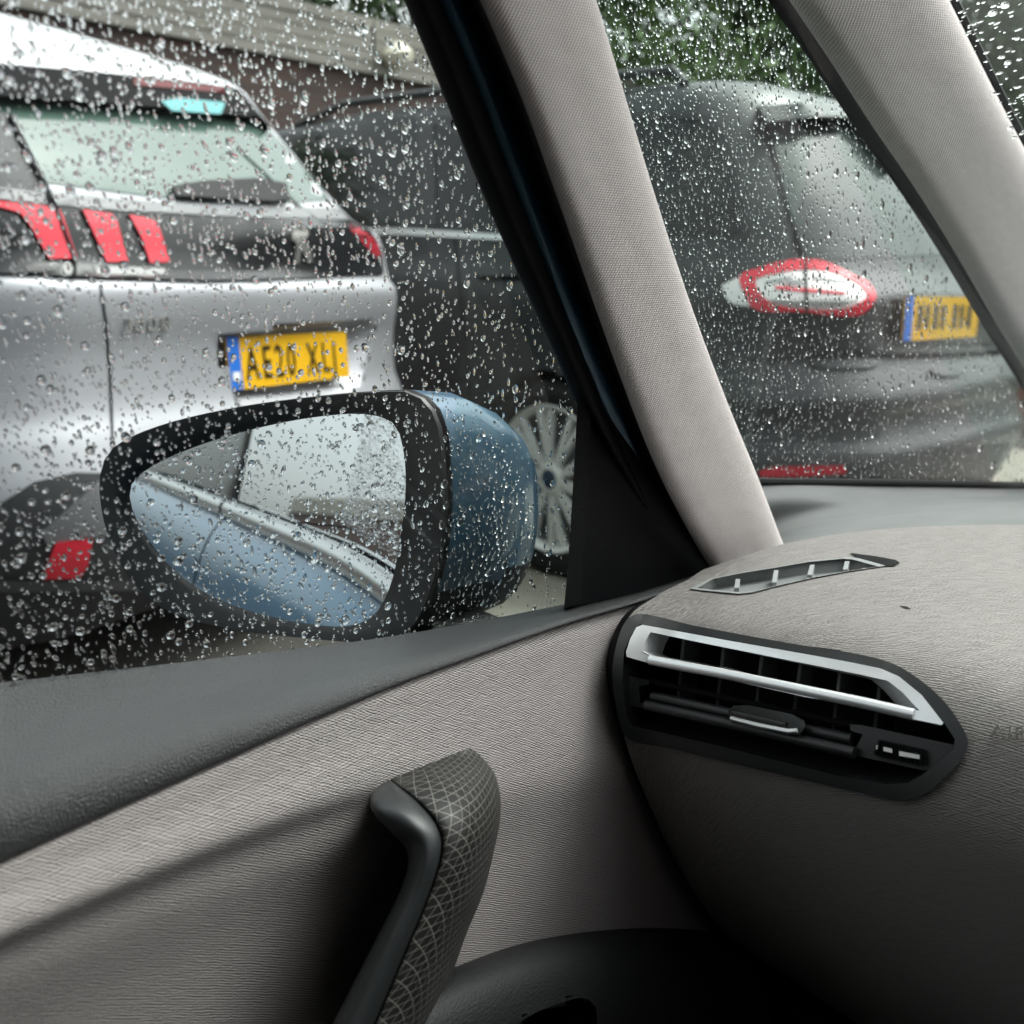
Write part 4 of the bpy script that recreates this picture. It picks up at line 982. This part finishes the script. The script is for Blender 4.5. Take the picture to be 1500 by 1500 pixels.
def rain(parent, pts, n_big, label):
    """pts: list of (pos, normal, up, radius, stretch, lean, template)"""
    pts.sort(key=lambda q: -q[3] * q[4])
    AV, AF, off = [], [], 0
    for i, (p, nn, up, rad, st, lean, tk) in enumerate(pts):
        x = up.cross(nn).normalized(); y = nn.cross(x).normalized()
        c, s = math.cos(lean), math.sin(lean); x2 = x * c + y * s; y2 = y * c - x * s
        zs = rad * min(1.0, st ** .3)
        if i < n_big:
            o = bpy.data.objects.new('raindrop', TM[tk]); COL.objects.link(o); o.parent = parent
            M = Matrix((x2 * rad, y2 * rad * st, nn * zs)).transposed().to_4x4(); M.translation = p; o.matrix_world = M
        else:
            V, F = TEMPL[tk]; B = np.array([x2 * rad, y2 * rad * st, nn * zs]); AV.append(V @ B + np.array(p)); AF += [tuple(q + off for q in f) for f in F]; off += len(V)
    if AV:
        o = add('raindrops', np.concatenate(AV), AF, M_water, parent, None, True, 60); o['kind'] = 'stuff'
def scatter(fn, poly, n, scale, lean, minsep=.9, big=0.05, grad=None):
    """fn(px,py)->(pos, outward normal); sampled in photograph pixels over an outline so that beads cover the pane"""
    xs = [p[0] for p in poly]; ys = [p[1] for p in poly]; out = []; cells = {}
    tries = 0
    while len(out) < n and tries < n * 12:
        tries += 1
        x, y = random.uniform(min(xs), max(xs)), random.uniform(min(ys), max(ys))
        if not inside((x, y), poly): continue
        u = random.random()
        s = random.lognormvariate(math.log(2.0), .42) if u > big else random.uniform(4.2, 8.2)
        s *= scale * (grad(x, y) if grad else 1)
        st = random.choice((1.1, 1.3, 1.6, 2.0, 2.6)) if s < 4 * scale else random.uniform(1.0, 1.35)
        R_ = s * max(1, st * .8); c = (int(x // 12), int(y // 12)); bad = False
        for i in (-2, -1, 0, 1, 2):
            for j in (-2, -1, 0, 1, 2):
                for (a, b, r2) in cells.get((c[0] + i, c[1] + j), ()):
                    if (a - x) ** 2 + (b - y) ** 2 < ((R_ + r2) * minsep) ** 2: bad = True; break
                if bad: break
            if bad: break
        if bad: continue
        cells.setdefault(c, []).append((x, y, R_))
        p, nn = fn(x, y); d = (p - CAM).length; rad = s * d / FPX
        out.append((p, nn, Vector((0, 0, 1)), rad, st, lean + random.gauss(0, .16), random.randrange(6)))
    return out
def plane_fn(a, b, c, off=.0008):
    n = (b - a).cross(c - a).normalized()
    if n.x > 0: n = -n
    def fn(px, py): d = ray(px, py); t = (a - CAM).dot(n) / d.dot(n); return CAM + d * t + n * off, n
    return fn
fn_s = plane_fn(pane_pt(-.5, -.2), pane_pt(.6, -.2), pane_pt(0, .3))
sw_poly = [(-260, -200), (520, -200), (600, 0), (705, 262), (850, 590), (835, 890), (540, 945), (0, 1010), (-260, 1040)]
rain(SW, scatter(fn_s, sw_poly, 9500, .82, R(-22), minsep=.8, big=.05), 300, 'raindrop')
q0, q1, q2 = car(.6, lat_q(.6, -.2), -.2), car(1.5, lat_q(1.5, -.2), -.2), car(1.0, lat_q(1.0, .3), .3)
fn_q = plane_fn(q0, q1, q2)
qw_poly = [(800, -200), (1030, -200), (1160, -10), (1250, 130), (1330, 290), (1400, 440), (1520, 620), (1520, 715), (1100, 712), (1060, 590), (960, 300), (900, 110)]
rain(QW, scatter(fn_q, qw_poly, 6200, .70, R(-28), big=.03), 200, 'raindrop')
def fn_ws(px, py):
    h, n = hit(B_ws, px, py); n = -n if n.dot(ray(px, py)) < 0 else n; return h + n * .0008, n
rain(WS, scatter(fn_ws, [(1330, -120), (1800, -120), (1800, 420), (1600, 420), (1490, 220)], 1100, .8, R(60), big=.06), 40, 'raindrop')
# beads on the mirror glass and the painted cap
def fn_m(px, py): return on_mirror(px, py, .0006), mn
rain(MIR, scatter(fn_m, mg, 420, .75, R(-12), big=.04), 0, 'raindrop')
allv = [Vector(v) for v in Vr]; B_h = BVHTree.FromPolygons([tuple(v) for v in allv], Fr)
def fn_c(px, py): h, n = hit(B_h, px, py); return h + n * .0003, n
rain(MIR, scatter(fn_c, [(652, 600), (700, 622), (750, 668), (780, 740), (784, 800), (768, 870), (740, 900), (650, 910)], 420, .75, R(-10), big=.04), 0, 'raindrop')
